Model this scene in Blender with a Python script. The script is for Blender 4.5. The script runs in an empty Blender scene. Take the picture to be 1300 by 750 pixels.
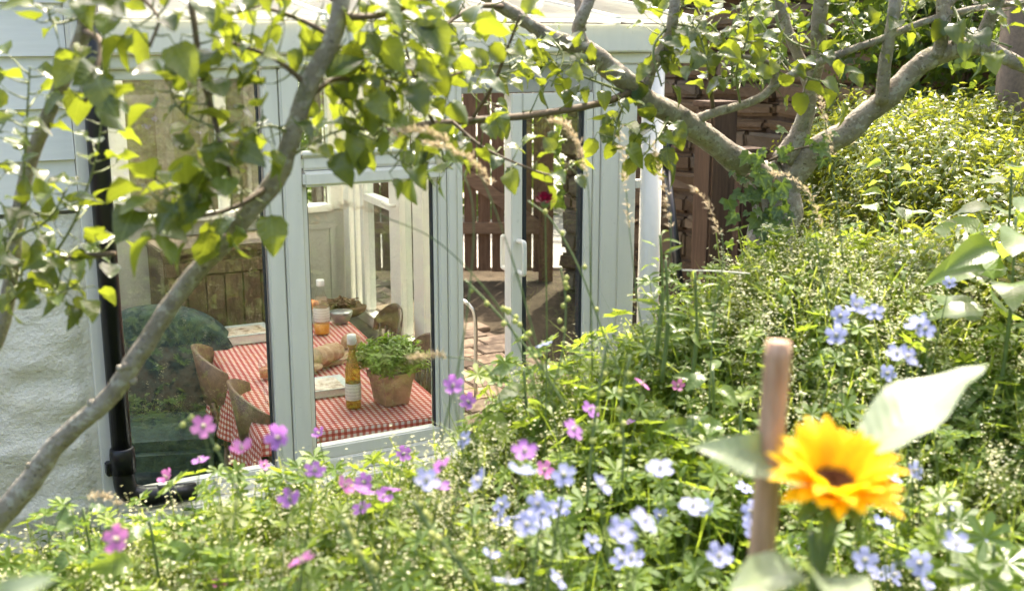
import bpy, bmesh, math, random
import numpy as np
from mathutils import Vector, Matrix, Euler, noise

R = math.radians
rng = random.Random(7)
nrg = np.random.default_rng(11)
sc = bpy.context.scene
col = sc.collection

# ------------------------------------------------------------------ camera, sky, sun, exposure
FPX = 1440.0                                   # focal length in pixels of a 1300 px wide frame
PITCH = math.atan(320 / 1440)
CAM = Vector((0, 0, 2.25))
cd = bpy.data.cameras.new('camera')
cam = bpy.data.objects.new('camera', cd); col.objects.link(cam)
cam.location = CAM; cam.rotation_euler = (math.pi / 2 - PITCH, 0, 0)
cd.sensor_width = 36; cd.lens = 36 * FPX / 1300
cd.clip_start = 0.05; cd.clip_end = 600
cd.dof.use_dof = True; cd.dof.focus_distance = 4.5; cd.dof.aperture_fstop = 4.0
sc.camera = cam

SUN_AZ, SUN_EL = R(17), R(57)                  # azimuth measured from +Y (ahead) towards +X (right)
w = bpy.data.worlds.new('World'); sc.world = w; w.use_nodes = True
nt = w.node_tree; nt.nodes.clear()
sky = nt.nodes.new('ShaderNodeTexSky'); sky.sky_type = 'NISHITA'; sky.sun_disc = False
sky.air_density = 1.0; sky.dust_density = 7.0; sky.ozone_density = 0.0
sky.sun_elevation = SUN_EL; sky.sun_rotation = SUN_AZ
bg = nt.nodes.new('ShaderNodeBackground'); bg.inputs['Strength'].default_value = 0.15
wo = nt.nodes.new('ShaderNodeOutputWorld')
nt.links.new(sky.outputs[0], bg.inputs[0]); nt.links.new(bg.outputs[0], wo.inputs[0])
sd = bpy.data.lights.new('sun', 'SUN'); sd.energy = 2.8; sd.angle = R(0.53); sd.color = (1, 0.91, 0.75)
sun = bpy.data.objects.new('sun', sd); col.objects.link(sun)
S = Vector((math.sin(SUN_AZ) * math.cos(SUN_EL), math.cos(SUN_AZ) * math.cos(SUN_EL), math.sin(SUN_EL)))
sun.rotation_euler = S.to_track_quat('Z', 'Y').to_euler()
sun.location = S * 20
vs = sc.view_settings
vs.view_transform = 'Standard'; vs.look = 'None'; vs.gamma = 1; vs.use_curve_mapping = False
vs.exposure = 2.0
sc.cycles.max_bounces = 10; sc.cycles.diffuse_bounces = 4; sc.cycles.glossy_bounces = 4
sc.cycles.transmission_bounces = 8; sc.cycles.transparent_max_bounces = 16
sc.cycles.sample_clamp_indirect = 6
sc.cycles.use_denoising = True

# ------------------------------------------------------------------ geometry helpers
CP, SP = math.cos(PITCH), math.sin(PITCH)
def P(px, py, d):
    """World point seen at a 1300x750 pixel, d metres in front of the lens."""
    u, v = (px - 650) / FPX, (375 - py) / FPX
    return CAM + Vector((u, CP + v * SP, -SP + v * CP)) * d
def PZ(px, py, z):
    r = P(px, py, 1) - CAM
    return CAM + r * ((z - CAM.z) / r.z)

HEAD = R(29)                                    # facade runs at this angle from +X
EX = Vector((math.cos(HEAD), math.sin(HEAD), 0)); EY = Vector((-math.sin(HEAD), math.cos(HEAD), 0))
F0 = Vector((-0.785, 4.107, 0))                 # facade origin on the floor
def FL(s, d, z): return F0 + EX * s + EY * d + Vector((0, 0, z))
def facade_coords(x, y):
    v = Vector((x, y, 0)) - F0
    return v.dot(EX), v.dot(EY)

def tag(o, label=None, cat=None, group=None, kind=None):
    if label: o['label'] = label
    if cat: o['category'] = cat
    if group: o['group'] = group
    if kind: o['kind'] = kind
    return o
def link(o, parent=None):
    col.objects.link(o)
    if parent is not None: o.parent = parent
    return o
def empty(name, loc=(0, 0, 0), rz=0.0, label=None, cat=None, group=None):
    o = bpy.data.objects.new(name, None); o.empty_display_size = 0.1
    link(o); o.location = loc; o.rotation_euler = (0, 0, rz)
    return tag(o, label, cat, group)
def mesh_obj(name, me, mat, parent=None, M=None):
    o = bpy.data.objects.new(name, me)
    if mat and not me.materials: me.materials.append(mat)
    link(o, parent)
    if M is not None: o.matrix_local = M
    return o

class MB:
    """Collects shapes into one mesh."""
    def __init__(s): s.v = []; s.f = []; s.sm = []
    def add(s, V, F, smooth=False):
        b = len(s.v); s.v += [tuple(p) for p in V]
        s.f += [tuple(b + i for i in f) for f in F]; s.sm += [smooth] * len(F); return s
    def box(s, a, b, bev=0.0, M=None):
        x0, x1 = sorted((a[0], b[0])); y0, y1 = sorted((a[1], b[1])); z0, z1 = sorted((a[2], b[2]))
        if bev <= 0:
            V = [(x, y, z) for x in (x0, x1) for y in (y0, y1) for z in (z0, z1)]
            F = [(0, 1, 3, 2), (4, 6, 7, 5), (0, 4, 5, 1), (2, 3, 7, 6), (0, 2, 6, 4), (1, 5, 7, 3)]
        else:
            bm = bmesh.new(); bmesh.ops.create_cube(bm, size=1)
            for q in bm.verts: q.co = ((x0 + x1) / 2 + q.co.x * (x1 - x0), (y0 + y1) / 2 + q.co.y * (y1 - y0), (z0 + z1) / 2 + q.co.z * (z1 - z0))
            bmesh.ops.bevel(bm, geom=list(bm.edges), offset=bev, segments=2, affect='EDGES', clamp_overlap=True)
            bm.verts.index_update(); V = [q.co.copy() for q in bm.verts]; F = [[q.index for q in f.verts] for f in bm.faces]; bm.free()
        if M is not None: V = [M @ Vector(q) for q in V]
        return s.add(V, F)
    def lathe(s, prof, n=24, M=None, cap=True, sx=1.0, sy=1.0):
        V = []; F = []
        for r, z in prof:
            for k in range(n):
                a = 2 * math.pi * k / n; V.append((r * math.cos(a) * sx, r * math.sin(a) * sy, z))
        for i in range(len(prof) - 1):
            for k in range(n):
                k2 = (k + 1) % n; F.append((i * n + k, i * n + k2, (i + 1) * n + k2, (i + 1) * n + k))
        if cap:
            if prof[0][0] > 1e-5: F.append(tuple(reversed(range(n))))
            if prof[-1][0] > 1e-5: F.append(tuple((len(prof) - 1) * n + k for k in range(n)))
        if M is not None: V = [M @ Vector(q) for q in V]
        return s.add(V, F, True)
    def tube(s, pts, rad, n=8, cap=True, rough=0.0, seed=0):
        pts = [Vector(p) for p in pts]
        if not hasattr(rad, '__len__'): rad = [rad] * len(pts)
        V = []; F = []; up = None
        for i, p in enumerate(pts):
            t = (pts[min(i + 1, len(pts) - 1)] - pts[max(i - 1, 0)]).normalized()
            if up is None: up = t.orthogonal().normalized()
            up = (up - t * up.dot(t)).normalized(); b = t.cross(up)
            for k in range(n):
                a = 2 * math.pi * k / n; d = up * math.cos(a) + b * math.sin(a)
                rr = rad[i]
                if rough:
                    kf = 0.35 / max(rad[i], .004); q_ = p + d * rr * 2
                    rr *= 1 + rough * (noise.noise(q_ * kf + Vector((seed, 0, 0))) + .55 * noise.noise(q_ * kf * 3.1))
                V.append(p + d * rr)
        for i in range(len(pts) - 1):
            for k in range(n):
                k2 = (k + 1) % n; F.append((i * n + k, i * n + k2, (i + 1) * n + k2, (i + 1) * n + k))
        if cap:
            F.append(tuple(reversed(range(n)))); F.append(tuple((len(pts) - 1) * n + k for k in range(n)))
        return s.add(V, F, True)
    def mesh(s, name, mat=None):
        me = bpy.data.meshes.new(name); me.from_pydata(s.v, [], s.f)
        me.polygons.foreach_set('use_smooth', s.sm)
        if mat: me.materials.append(mat)
        me.update(); return me
    def build(s, name, mat, parent=None, M=None): return mesh_obj(name, s.mesh(name, mat), mat, parent, M)

def spline(pts, n=8):
    """Catmull-Rom through tuples of any length."""
    A = [np.array(p, float) for p in pts]; A = [2 * A[0] - A[1]] + A + [2 * A[-1] - A[-2]]; out = []
    for i in range(1, len(A) - 2):
        for k in range(n):
            t = k / n; p0, p1, p2, p3 = A[i - 1:i + 3]
            out.append(0.5 * (2 * p1 + (p2 - p0) * t + (2 * p0 - 5 * p1 + 4 * p2 - p3) * t * t + (3 * p1 - p0 - 3 * p2 + p3) * t ** 3))
    out.append(A[-2]); return out

def box_obj(name, a, b, mat, parent=None, bev=0.0): return MB().box(a, b, bev).build(name, mat, parent)

def big_mesh(name, V, F, mat, rnd=None, parent=None, smooth=False):
    """V (n,3), F (m,k) numpy; fast mesh."""
    me = bpy.data.meshes.new(name); k = F.shape[1]
    me.vertices.add(len(V)); me.vertices.foreach_set('co', np.ascontiguousarray(V, dtype=np.float32).ravel())
    me.loops.add(F.size); me.loops.foreach_set('vertex_index', np.ascontiguousarray(F, dtype=np.int32).ravel())
    me.polygons.add(len(F)); me.polygons.foreach_set('loop_start', np.arange(0, F.size, k, dtype=np.int32))
    me.polygons.foreach_set('use_smooth', np.full(len(F), smooth))
    me.update(calc_edges=True)
    if rnd is not None:
        at = me.attributes.new('rnd', 'FLOAT', 'POINT'); at.data.foreach_set('value', np.ascontiguousarray(rnd, dtype=np.float32))
    return mesh_obj(name, me, mat, parent)

def tri_template(parts):
    """parts: list of (verts, faces); faces triangulated -> numpy."""
    V = []; F = []; I = []
    for vs_, fs_ in parts:
        b = len(V); V += [tuple(q) for q in vs_]
        for f in fs_:
            for k in range(1, len(f) - 1): F.append((b + f[0], b + f[k], b + f[k + 1]))
    return np.array(V, float), np.array(F, int)

def scatter(tpl, pos, rotz, tilt_x, tilt_y, scale, rnd):
    """Copies of a template at every position -> V, F, rnd arrays."""
    V, F, pr = tpl
    n = len(pos)
    cz, sz = np.cos(rotz), np.sin(rotz); cx, sx = np.cos(tilt_x), np.sin(tilt_x); cy, sy = np.cos(tilt_y), np.sin(tilt_y)
    Z = np.zeros((n, 3, 3)); Z[:, 0, 0] = cz; Z[:, 0, 1] = -sz; Z[:, 1, 0] = sz; Z[:, 1, 1] = cz; Z[:, 2, 2] = 1
    X = np.zeros((n, 3, 3)); X[:, 0, 0] = 1; X[:, 1, 1] = cx; X[:, 1, 2] = -sx; X[:, 2, 1] = sx; X[:, 2, 2] = cx
    Y = np.zeros((n, 3, 3)); Y[:, 1, 1] = 1; Y[:, 0, 0] = cy; Y[:, 0, 2] = sy; Y[:, 2, 0] = -sy; Y[:, 2, 2] = cy
    M = (Y @ X @ Z) * scale[:, None, None]
    W = np.einsum('nij,vj->nvi', M, V) + pos[:, None, :]
    FF = (F[None] + (np.arange(n) * len(V))[:, None, None]).reshape(-1, 3)
    rr = (rnd[:, None] * 0.55 + pr[None, :] * 0.45)
    return W.reshape(-1, 3), FF, rr.ravel()
def join_scatter(name, chunks, mat, parent=None, smooth=False):
    V = []; F = []; Q = []; b = 0
    for v, f, r in chunks: V.append(v); F.append(f + b); Q.append(r); b += len(v)
    return big_mesh(name, np.concatenate(V), np.concatenate(F), mat, np.concatenate(Q), parent, smooth)

# ------------------------------------------------------------------ materials
class NT:
    def __init__(s, name):
        s.m = bpy.data.materials.new(name); s.m.use_nodes = True; s.t = s.m.node_tree; s.t.nodes.clear()
        s.out = s.t.nodes.new('ShaderNodeOutputMaterial')
    def n(s, typ, **kw):
        o = s.t.nodes.new('ShaderNode' + typ)
        for k, v in kw.items():
            if k in o.inputs.keys(): o.inputs[k].default_value = v
            else: setattr(o, k, v)
        return o
    def l(s, a, b): s.t.links.new(a, b)
    def coord(s, kind='Object', scale=None):
        c = s.n('TexCoord').outputs[kind]
        if scale is None: return c
        m = s.n('Mapping'); m.inputs['Scale'].default_value = scale; s.l(c, m.inputs[0]); return m.outputs[0]
    def noise(s, scale, vec=None, detail=4, rough=.55):
        o = s.n('TexNoise'); o.inputs['Scale'].default_value = scale; o.inputs['Detail'].default_value = detail; o.inputs['Roughness'].default_value = rough
        if vec is not None: s.l(vec, o.inputs['Vector'])
        return o.outputs['Fac']
    def ramp(s, fac, stops):
        o = s.n('ValToRGB'); s.l(fac, o.inputs[0]); e = o.color_ramp.elements
        while len(e) < len(stops): e.new(0.5)
        for q, (p, c) in zip(e, stops): q.position = p; q.color = (*c, 1)
        return o.outputs[0]
    def math(s, op, a, b=None, c=None):
        o = s.n('Math'); o.operation = op
        for i, x in enumerate((a, b, c)):
            if x is None: continue
            if isinstance(x, (int, float)): o.inputs[i].default_value = x
            else: s.l(x, o.inputs[i])
        return o.outputs[0]
    def mix(s, fac, a, b, mode='MIX'):
        o = s.n('MixRGB'); o.blend_type = mode
        for i, x in zip((0, 1, 2), (fac, a, b)):
            if isinstance(x, (int, float)): o.inputs[i].default_value = x
            elif isinstance(x, tuple): o.inputs[i].default_value = (*x, 1)
            else: s.l(x, o.inputs[i])
        return o.outputs[0]
    def bump(s, h, strength=.3, dist=.01):
        o = s.n('Bump'); o.inputs['Strength'].default_value = strength; o.inputs['Distance'].default_value = dist; s.l(h, o.inputs['Height']); return o.outputs[0]
    def pbr(s, color, rough=.5, bump=None, spec=.5, metal=0, **kw):
        o = s.n('BsdfPrincipled')
        for k, x in (('Base Color', color), ('Roughness', rough), ('Specular IOR Level', spec), ('Metallic', metal)):
            if isinstance(x, (int, float)): o.inputs[k].default_value = x
            elif isinstance(x, tuple): o.inputs[k].default_value = (*x, 1)
            else: s.l(x, o.inputs[k])
        for k, x in kw.items(): o.inputs[k.replace('_', ' ')].default_value = x
        if bump is not None: s.l(bump, o.inputs['Normal'])
        return o.outputs[0]
    def mixs(s, fac, a, b):
        o = s.n('MixShader')
        if isinstance(fac, (int, float)): o.inputs[0].default_value = fac
        else: s.l(fac, o.inputs[0])
        s.l(a, o.inputs[1]); s.l(b, o.inputs[2]); return o.outputs[0]
    def front_fresnel(s, ior):
        f = s.n('Fresnel', IOR=ior).outputs[0]; b = s.n('NewGeometry').outputs['Backfacing']
        return s.math('MULTIPLY', f, s.math('SUBTRACT', 1.0, b))
    def done(s, sh): s.l(sh, s.out.inputs[0]); return s.m

def plain(name, c, rough=.5, var=.12, scale=30, spec=.5, metal=0, bump=.0):
    t = NT(name); v = t.coord(); n = t.noise(scale, v)
    cc = t.ramp(n, [(.25, tuple(x * (1 - var) for x in c)), (.75, tuple(min(1, x * (1 + var)) for x in c))])
    return t.done(t.pbr(cc, rough, t.bump(n, bump, .004) if bump else None, spec, metal))

def leaf_mat(name, stops, trans, tw=.42, rough=.38, attr='obj', under=1.35, spec=.5):
    """Leaf: glossy top, paler underside, light passing through."""
    t = NT(name)
    if attr == 'obj': r = t.n('ObjectInfo').outputs['Random']
    else: r = t.n('Attribute', attribute_name='rnd').outputs['Fac']
    c = t.ramp(r, stops)
    v = t.coord(); n = t.noise(90 if attr == 'obj' else 25, v)
    c = t.mix(.35, c, t.mix(n, (.55, .6, .5), (1.25, 1.25, 1.2)), 'MULTIPLY')
    bk = t.n('NewGeometry').outputs['Backfacing']
    cu = t.mix(1.0, c, (under, under, under * 1.1), 'MULTIPLY')
    cc = t.mix(bk, c, cu)
    rg = t.math('MULTIPLY_ADD', bk, .3, rough)
    b = None
    if attr == 'obj':
        sp = t.n('SeparateXYZ'); t.l(v, sp.inputs[0])
        ax = t.math('ABSOLUTE', sp.outputs[0])
        vein = t.math('FRACT', t.math('MULTIPLY', t.math('SUBTRACT', sp.outputs[1], t.math('MULTIPLY', ax, .75)), 95))
        vl = t.math('LESS_THAN', vein, .16)
        mid = t.math('LESS_THAN', ax, .0011)
        ln = t.math('MAXIMUM', t.math('MULTIPLY', vl, .4), mid)
        cc = t.mix(t.math('MULTIPLY', ln, .35), cc, (.30, .36, .12))
        b = t.bump(t.math('ADD', t.math('MULTIPLY', t.math('PINGPONG', vein, .5), 1.0), n), .35, .002)
    p = t.pbr(cc, rg, b, spec)
    tr = t.n('BsdfTranslucent')
    tc = t.mix(r, tuple(x * .8 for x in trans), tuple(min(1, x * 1.2) for x in trans)); t.l(tc, tr.inputs[0])
    return t.done(t.mixs(tw, p, tr.outputs[0]))

M = {}
def upvc():
    t = NT('upvc'); st = t.noise(9, t.coord('Object', (3, 3, .35)), 5, .65); sp = t.noise(60, t.coord(), 4)
    c = t.ramp(st, [(.35, (.84, .81, .715)), (.6, (.88, .85, .755))])
    c = t.mix(t.math('MULTIPLY', t.math('GREATER_THAN', sp, .68), .15), c, (.45, .42, .33))
    return t.done(t.pbr(c, .3, None, .5))
M['upvc'] = upvc()
M['upvc_grey'] = plain('upvc_groove', (.30, .33, .34), .5, .05)
M['gasket'] = plain('rubber_gasket', (.03, .035, .04), .6, .1)
M['panel'] = plain('painted_panel', (.44, .43, .38), .5, .06, 5)
def roughcast():
    t = NT('roughcast'); v = t.coord()
    n = t.noise(7, v, 6, .6); n2 = t.noise(60, v, 5, .65)
    st = t.noise(2.2, t.coord('Object', (1, 1, 3.2)), 5, .6)
    c = t.ramp(st, [(.35, (.87, .82, .66)), (.62, (.91, .875, .75))])
    c = t.mix(t.math('MULTIPLY', t.math('LESS_THAN', n, .42), .10), c, (.55, .49, .35))
    return t.done(t.pbr(c, .85, t.bump(t.math('ADD', n, t.math('MULTIPLY', n2, .35)), .9, .035), .3))
M['roughcast'] = roughcast()
def boardpaint():
    t = NT('painted_board'); v = t.coord('Object', (1.2, 8, 14)); n = t.noise(5, v, 5)
    c = t.ramp(n, [(.3, (.78, .77, .71)), (.7, (.84, .83, .77))])
    return t.done(t.pbr(c, .42, t.bump(n, .12, .004)))
M['board'] = boardpaint()
M['black_plastic'] = plain('black_plastic', (.012, .012, .014), .32, .2, 20)
M['white_plastic'] = plain('white_plastic', (.82, .78, .69), .35, .05, 15)
def glass(name='window_glass', ior=2.2):
    t = NT(name); fr = t.front_fresnel(ior); g = t.n('BsdfGlossy', Roughness=.0)
    g.inputs['Color'].default_value = (.94, 1, .98, 1)
    tr = t.n('BsdfTransparent'); tr.inputs[0].default_value = (.93, .955, .945, 1)
    return t.done(t.mixs(fr, tr.outputs[0], g.outputs[0]))
M['glass'] = glass(); M['glass_thin'] = glass('thin_side_glass', 1.3)
def clearglass(name, colr):
    t = NT(name); fr = t.front_fresnel(1.5); g = t.n('BsdfGlossy', Roughness=.03)
    tr = t.n('BsdfTransparent'); tr.inputs[0].default_value = (*colr, 1)
    return t.done(t.mixs(fr, tr.outputs[0], g.outputs[0]))
M['clear'] = clearglass('clear_bottle_glass', (.97, .965, .95))
M['tumbler'] = clearglass('tumbler_glass', (.975, .98, .98))
def polyc():
    t = NT('polycarbonate'); tr = t.n('BsdfTranslucent'); tr.inputs[0].default_value = (.74, .75, .72, 1)
    tp = t.n('BsdfTransparent'); tp.inputs[0].default_value = (.76, .78, .75, 1)
    p = t.pbr((.8, .82, .8), .3)
    return t.done(t.mixs(.08, t.mixs(.5, tr.outputs[0], tp.outputs[0]), p))
M['roof'] = polyc()
def wood(name, a, b, rough=.6, scale=(18, 18, 1.6), spec=.35):
    t = NT(name); v = t.coord('Object', scale)
    off = t.n('ObjectInfo').outputs['Random']; cm = t.n('CombineXYZ'); t.l(t.math('MULTIPLY', off, 40), cm.inputs[0]); t.l(t.math('MULTIPLY', off, 17), cm.inputs[2])
    va = t.n('VectorMath'); va.operation = 'ADD'; t.l(v, va.inputs[0]); t.l(cm.outputs[0], va.inputs[1])
    n = t.noise(3, va.outputs[0], 6, .62); n2 = t.noise(14, va.outputs[0], 4)
    c = t.ramp(n, [(.3, a), (.7, b)]); c = t.mix(.4, c, t.mix(n2, (.5, .5, .5), (1.3, 1.3, 1.3)), 'MULTIPLY')
    return t.done(t.pbr(c, rough, t.bump(n2, .35, .004), spec))
M['gate_wood'] = wood('gate_wood', (.10, .055, .03), (.22, .125, .07), .75)
M['post_wood'] = wood('post_wood', (.055, .034, .023), (.115, .072, .047), .85)
M['cupboard'] = wood('cupboard_wood', (.075, .050, .030), (.17, .115, .070), .6)
M['chair_dark'] = wood('chair_dark_wood', (.06, .032, .02), (.14, .075, .045), .35, (14, 14, 14), .5)
M['chair_mid'] = wood('chair_mid_wood', (.10, .058, .034), (.20, .12, .07), .4, (14, 14, 14), .5)
M['board_wood'] = wood('chopping_board_wood', (.36, .22, .12), (.52, .36, .22), .5, (3, 20, 20))
M['stake'] = wood('stake_wood', (.34, .19, .11), (.62, .42, .29), .6, (60, 60, 3))
M['dark_paint'] = plain('dark_floor', (.05, .075, .072), .28, .35, 6)
M['teal'] = plain('teal_reflection', (.016, .036, .036), .8, .7, 30, bump=.5)  # teal and strong mottling imitate foliage reflected in the left pane
M['steel'] = plain('brushed_steel', (.55, .55, .53), .3, .1, 30, metal=1)
M['terracotta'] = plain('terracotta', (.42, .23, .165), .8, .3, 18, .2, bump=.2)
M['paper'] = plain('page_paper', (.72, .70, .64), .7, .05)
M['cap'] = plain('white_cap', (.80, .80, .78), .4, .03)
M['juice'] = plain('orange_juice', (.72, .30, .03), .3, .1)
M['orange'] = plain('orange_squash', (.66, .25, .08), .5, .15)
M['peach'] = plain('peach_drink', (.62, .24, .12), .25, .15)
M['basket'] = plain('dried_stems', (.16, .085, .045), .8, .4, 45, bump=.5)
M['enamel_teal'] = plain('teal_enamel', (.22, .40, .40), .2, .12, 10)
M['enamel_grey'] = plain('grey_metal_bowl', (.32, .33, .33), .32, .15, 12, metal=.6)
def label_mat(name, base, ink, scale=34):
    t = NT(name); v = t.coord('Object', (6, 6, scale * 2.2)); n = t.noise(6, t.coord('Object', (40, 40, 90)), 2)
    sp = t.n('SeparateXYZ'); t.l(t.coord('Object'), sp.inputs[0])
    ln = t.math('LESS_THAN', t.math('FRACT', t.math('MULTIPLY', sp.outputs[2], 70)), .38)
    k = t.math('MULTIPLY', ln, t.math('GREATER_THAN', n, .5))
    return t.done(t.pbr(t.mix(t.math('MULTIPLY', k, .6), base, ink), .5))
M['label_white'] = label_mat('printed_label', (.74, .72, .66), (.25, .22, .20))
def oil():
    t = NT('golden_oil'); fr = t.front_fresnel(1.5); g = t.n('BsdfGlossy', Roughness=.03)
    tr = t.n('BsdfTransparent'); tr.inputs[0].default_value = (.95, .82, .28, 1)
    p = t.pbr((.38, .26, .025), .1)
    return t.done(t.mixs(fr, t.mixs(.45, tr.outputs[0], p), g.outputs[0]))
M['oil'] = oil()
def cover(name, seedv):
    t = NT(name); c = t.coord('Object')
    sp = t.n('SeparateXYZ'); t.l(c, sp.inputs[0])
    ax = t.math('ABSOLUTE', sp.outputs[0]); ay = t.math('ABSOLUTE', t.math('ADD', sp.outputs[1], .012))
    inside = t.math('MULTIPLY', t.math('LESS_THAN', ax, .115), t.math('LESS_THAN', ay, .085))
    mp = t.n('Mapping'); mp.inputs['Location'].default_value = (seedv, 0, 0); t.l(c, mp.inputs[0])
    n = t.noise(26, mp.outputs[0], 3); pic = t.ramp(n, [(.32, (.20, .10, .06)), (.5, (.62, .50, .38)), (.66, (.75, .68, .58))])
    n2 = t.noise(60, t.coord('Object', (1, 5, 1)), 2)
    base = t.ramp(n2, [(.4, (.36, .42, .42)), (.5, (.55, .60, .59))])
    return t.done(t.pbr(t.mix(inside, base, pic), .3))
M['cover_a'] = cover('cookbook_cover', 1.7); M['cover_b'] = cover('magazine_cover', 9.3)
def crust():
    t = NT('bread_crust'); v = t.coord(); n = t.noise(22, v, 5); n2 = t.noise(9, v)
    c = t.ramp(n, [(.3, (.34, .19, .10)), (.55, (.52, .36, .22)), (.75, (.72, .62, .48))])
    return t.done(t.pbr(c, .75, t.bump(n, .5, .008), .2))
M['crust'] = crust(); M['crumb'] = plain('bread_crumb', (.62, .48, .28), .8, .2, 70, .2, bump=.4)
def gingham():
    t = NT('gingham_cloth'); uv = t.n('UVMap').outputs[0]; sp = t.n('SeparateXYZ'); t.l(uv, sp.inputs[0])
    k = 1 / .025
    a = t.math('LESS_THAN', t.math('FRACT', t.math('MULTIPLY', sp.outputs[0], k)), .5)
    b = t.math('LESS_THAN', t.math('FRACT', t.math('MULTIPLY', sp.outputs[1], k)), .5)
    f = t.math('MULTIPLY', t.math('ADD', a, b), .5)
    c = t.ramp(f, [(0, (.66, .56, .50)), (.5, (.47, .14, .125)), (1, (.33, .04, .04))])
    wv = t.noise(900, uv, 2)
    p = t.pbr(c, .85, t.bump(wv, .15, .001), .2)
    return t.done(p)
M['gingham'] = gingham()
def stone_mat():
    t = NT('sandstone'); v = t.coord(); rnd = t.n('ObjectInfo').outputs['Random']
    n = t.noise(9, v, 6, .65); n2 = t.noise(45, v, 4)
    c = t.ramp(rnd, [(0, (.10, .072, .045)), (.35, (.155, .108, .066)), (.7, (.21, .155, .098)), (1, (.14, .12, .09))])
    c = t.mix(.6, c, t.mix(n, (.45, .42, .4), (1.5, 1.4, 1.3)), 'MULTIPLY')
    return t.done(t.pbr(c, .92, t.bump(t.math('ADD', n, t.math('MULTIPLY', n2, .4)), .8, .02), .15))
M['stone'] = stone_mat()
M['mortar'] = plain('mortar', (.13, .095, .07), .95, .3, 30, .1, bump=.4)
def paver_mat():
    t = NT('clay_paver'); rnd = t.n('ObjectInfo').outputs['Random']; v = t.coord(); n = t.noise(30, v, 5)
    c = t.ramp(rnd, [(0, (.13, .10, .075)), (.5, (.20, .15, .11)), (1, (.26, .19, .13))])
    c = t.mix(.6, c, t.mix(n, (.5, .5, .5), (1.4, 1.4, 1.35)), 'MULTIPLY')
    return t.done(t.pbr(c, .9, t.bump(n, .5, .006), .2))
M['paver'] = paver_mat()
def bankstone():
    t = NT('dry_bank'); v = t.coord(); n = t.noise(16, v, 6, .7); n2 = t.noise(55, v, 4, .7)
    c = t.ramp(n, [(.3, (.20, .14, .08)), (.55, (.36, .27, .16)), (.75, (.50, .41, .28))])
    c = t.mix(t.math('MULTIPLY', t.math('GREATER_THAN', n2, .66), .7), c, (.62, .56, .44))
    return t.done(t.pbr(c, .95, t.bump(t.math('ADD', n, n2), .7, .02), .1))
M['bank'] = bankstone()
def soil():
    t = NT('soil'); v = t.coord(); n = t.noise(6, v, 6, .7); n2 = t.noise(.35, v, 3)
    c = t.ramp(n, [(.3, (.035, .028, .018)), (.7, (.09, .07, .045))])
    return t.done(t.pbr(c, .95, t.bump(n, .6, .03), .1))
M['soil'] = soil()
def concrete():
    t = NT('pale_concrete'); v = t.coord(); n = t.noise(3, v, 6, .65)
    return t.done(t.pbr(t.ramp(n, [(.3, (.26, .24, .20)), (.7, (.38, .35, .30))]), .9, t.bump(n, .3, .01), .2))
M['concrete'] = concrete()
def bark():
    t = NT('apple_bark'); v = t.coord(); n = t.noise(20, v, 6, .65); n2 = t.noise(95, v, 5, .6); n3 = t.noise(42, t.coord('Object', (1, 1, 1)), 3)
    c = t.ramp(n, [(.25, (.18, .15, .115)), (.5, (.31, .27, .215)), (.75, (.44, .40, .335))])
    c = t.mix(t.math('MULTIPLY', t.math('GREATER_THAN', n3, .58), .5), c, (.52, .50, .42))
    c = t.mix(t.math('MULTIPLY', t.math('LESS_THAN', n2, .36), .7), c, (.07, .055, .04))
    c = t.mix(t.math('MULTIPLY', t.math('GREATER_THAN', t.noise(7, v, 4), .6), .45), c, (.15, .16, .075))
    return t.done(t.pbr(c, .8, t.bump(t.math('ADD', n, t.math('MULTIPLY', n2, .7)), 1.0, .012), .25))
M['bark'] = bark()
M['twig'] = plain('twig_bark', (.13, .095, .06), .65, .3, 60, .3, bump=.3)
M['greentwig'] = plain('green_shoot', (.16, .19, .06), .5, .25, 60)
M['apple_leaf'] = leaf_mat('apple_leaf', [(0, (.022, .048, .022)), (.4, (.038, .075, .026)), (.75, (.075, .115, .028)), (1, (.15, .17, .035))], (.38, .45, .028), .33, .27)
M['ivy'] = leaf_mat('ivy_leaf', [(0, (.030, .065, .024)), (.6, (.055, .105, .035)), (1, (.09, .14, .045))], (.25, .38, .04), .3, .35)
M['broad'] = leaf_mat('broad_leaf', [(0, (.07, .13, .04)), (.6, (.11, .17, .05)), (1, (.17, .22, .06))], (.42, .55, .06), .42, .32)
M['sunleaf'] = leaf_mat('sunflower_leaf', [(0, (.27, .33, .22)), (1, (.36, .41, .29))], (.34, .44, .08), .35, .3)
M['bed'] = leaf_mat('bed_foliage', [(0, (.045, .095, .022)), (.45, (.090, .155, .032)), (.8, (.15, .21, .045)), (1, (.24, .27, .075))], (.42, .54, .05), .40, .5, 'rnd', 1.35, .35)
M['bed_pale'] = leaf_mat('pale_bed_foliage', [(0, (.075, .125, .030)), (.5, (.135, .19, .045)), (.8, (.21, .26, .07)), (1, (.28, .30, .10))], (.50, .57, .09), .50, .4, 'rnd')
M['fluff'] = leaf_mat('cream_florets', [(0, (.42, .44, .20)), (.5, (.58, .56, .34)), (1, (.70, .68, .50))], (.65, .64, .35), .35, .6, 'rnd', 1.0)
M['hedge'] = leaf_mat('hedge_foliage', [(0, (.028, .06, .016)), (.4, (.065, .115, .022)), (.75, (.12, .165, .03)), (1, (.27, .19, .06))], (.44, .48, .04), .38, .30, 'rnd')
M['far_leaf'] = leaf_mat('far_foliage', [(0, (.025, .055, .02)), (.6, (.05, .095, .025)), (1, (.10, .14, .03))], (.30, .42, .04), .38, .4, 'rnd')
M['herb'] = leaf_mat('herb_foliage', [(0, (.09, .17, .02)), (1, (.20, .29, .04))], (.42, .6, .05), .4, .4, 'rnd')
M['stem'] = plain('green_stem', (.13, .18, .06), .5, .25, 60)
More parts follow.
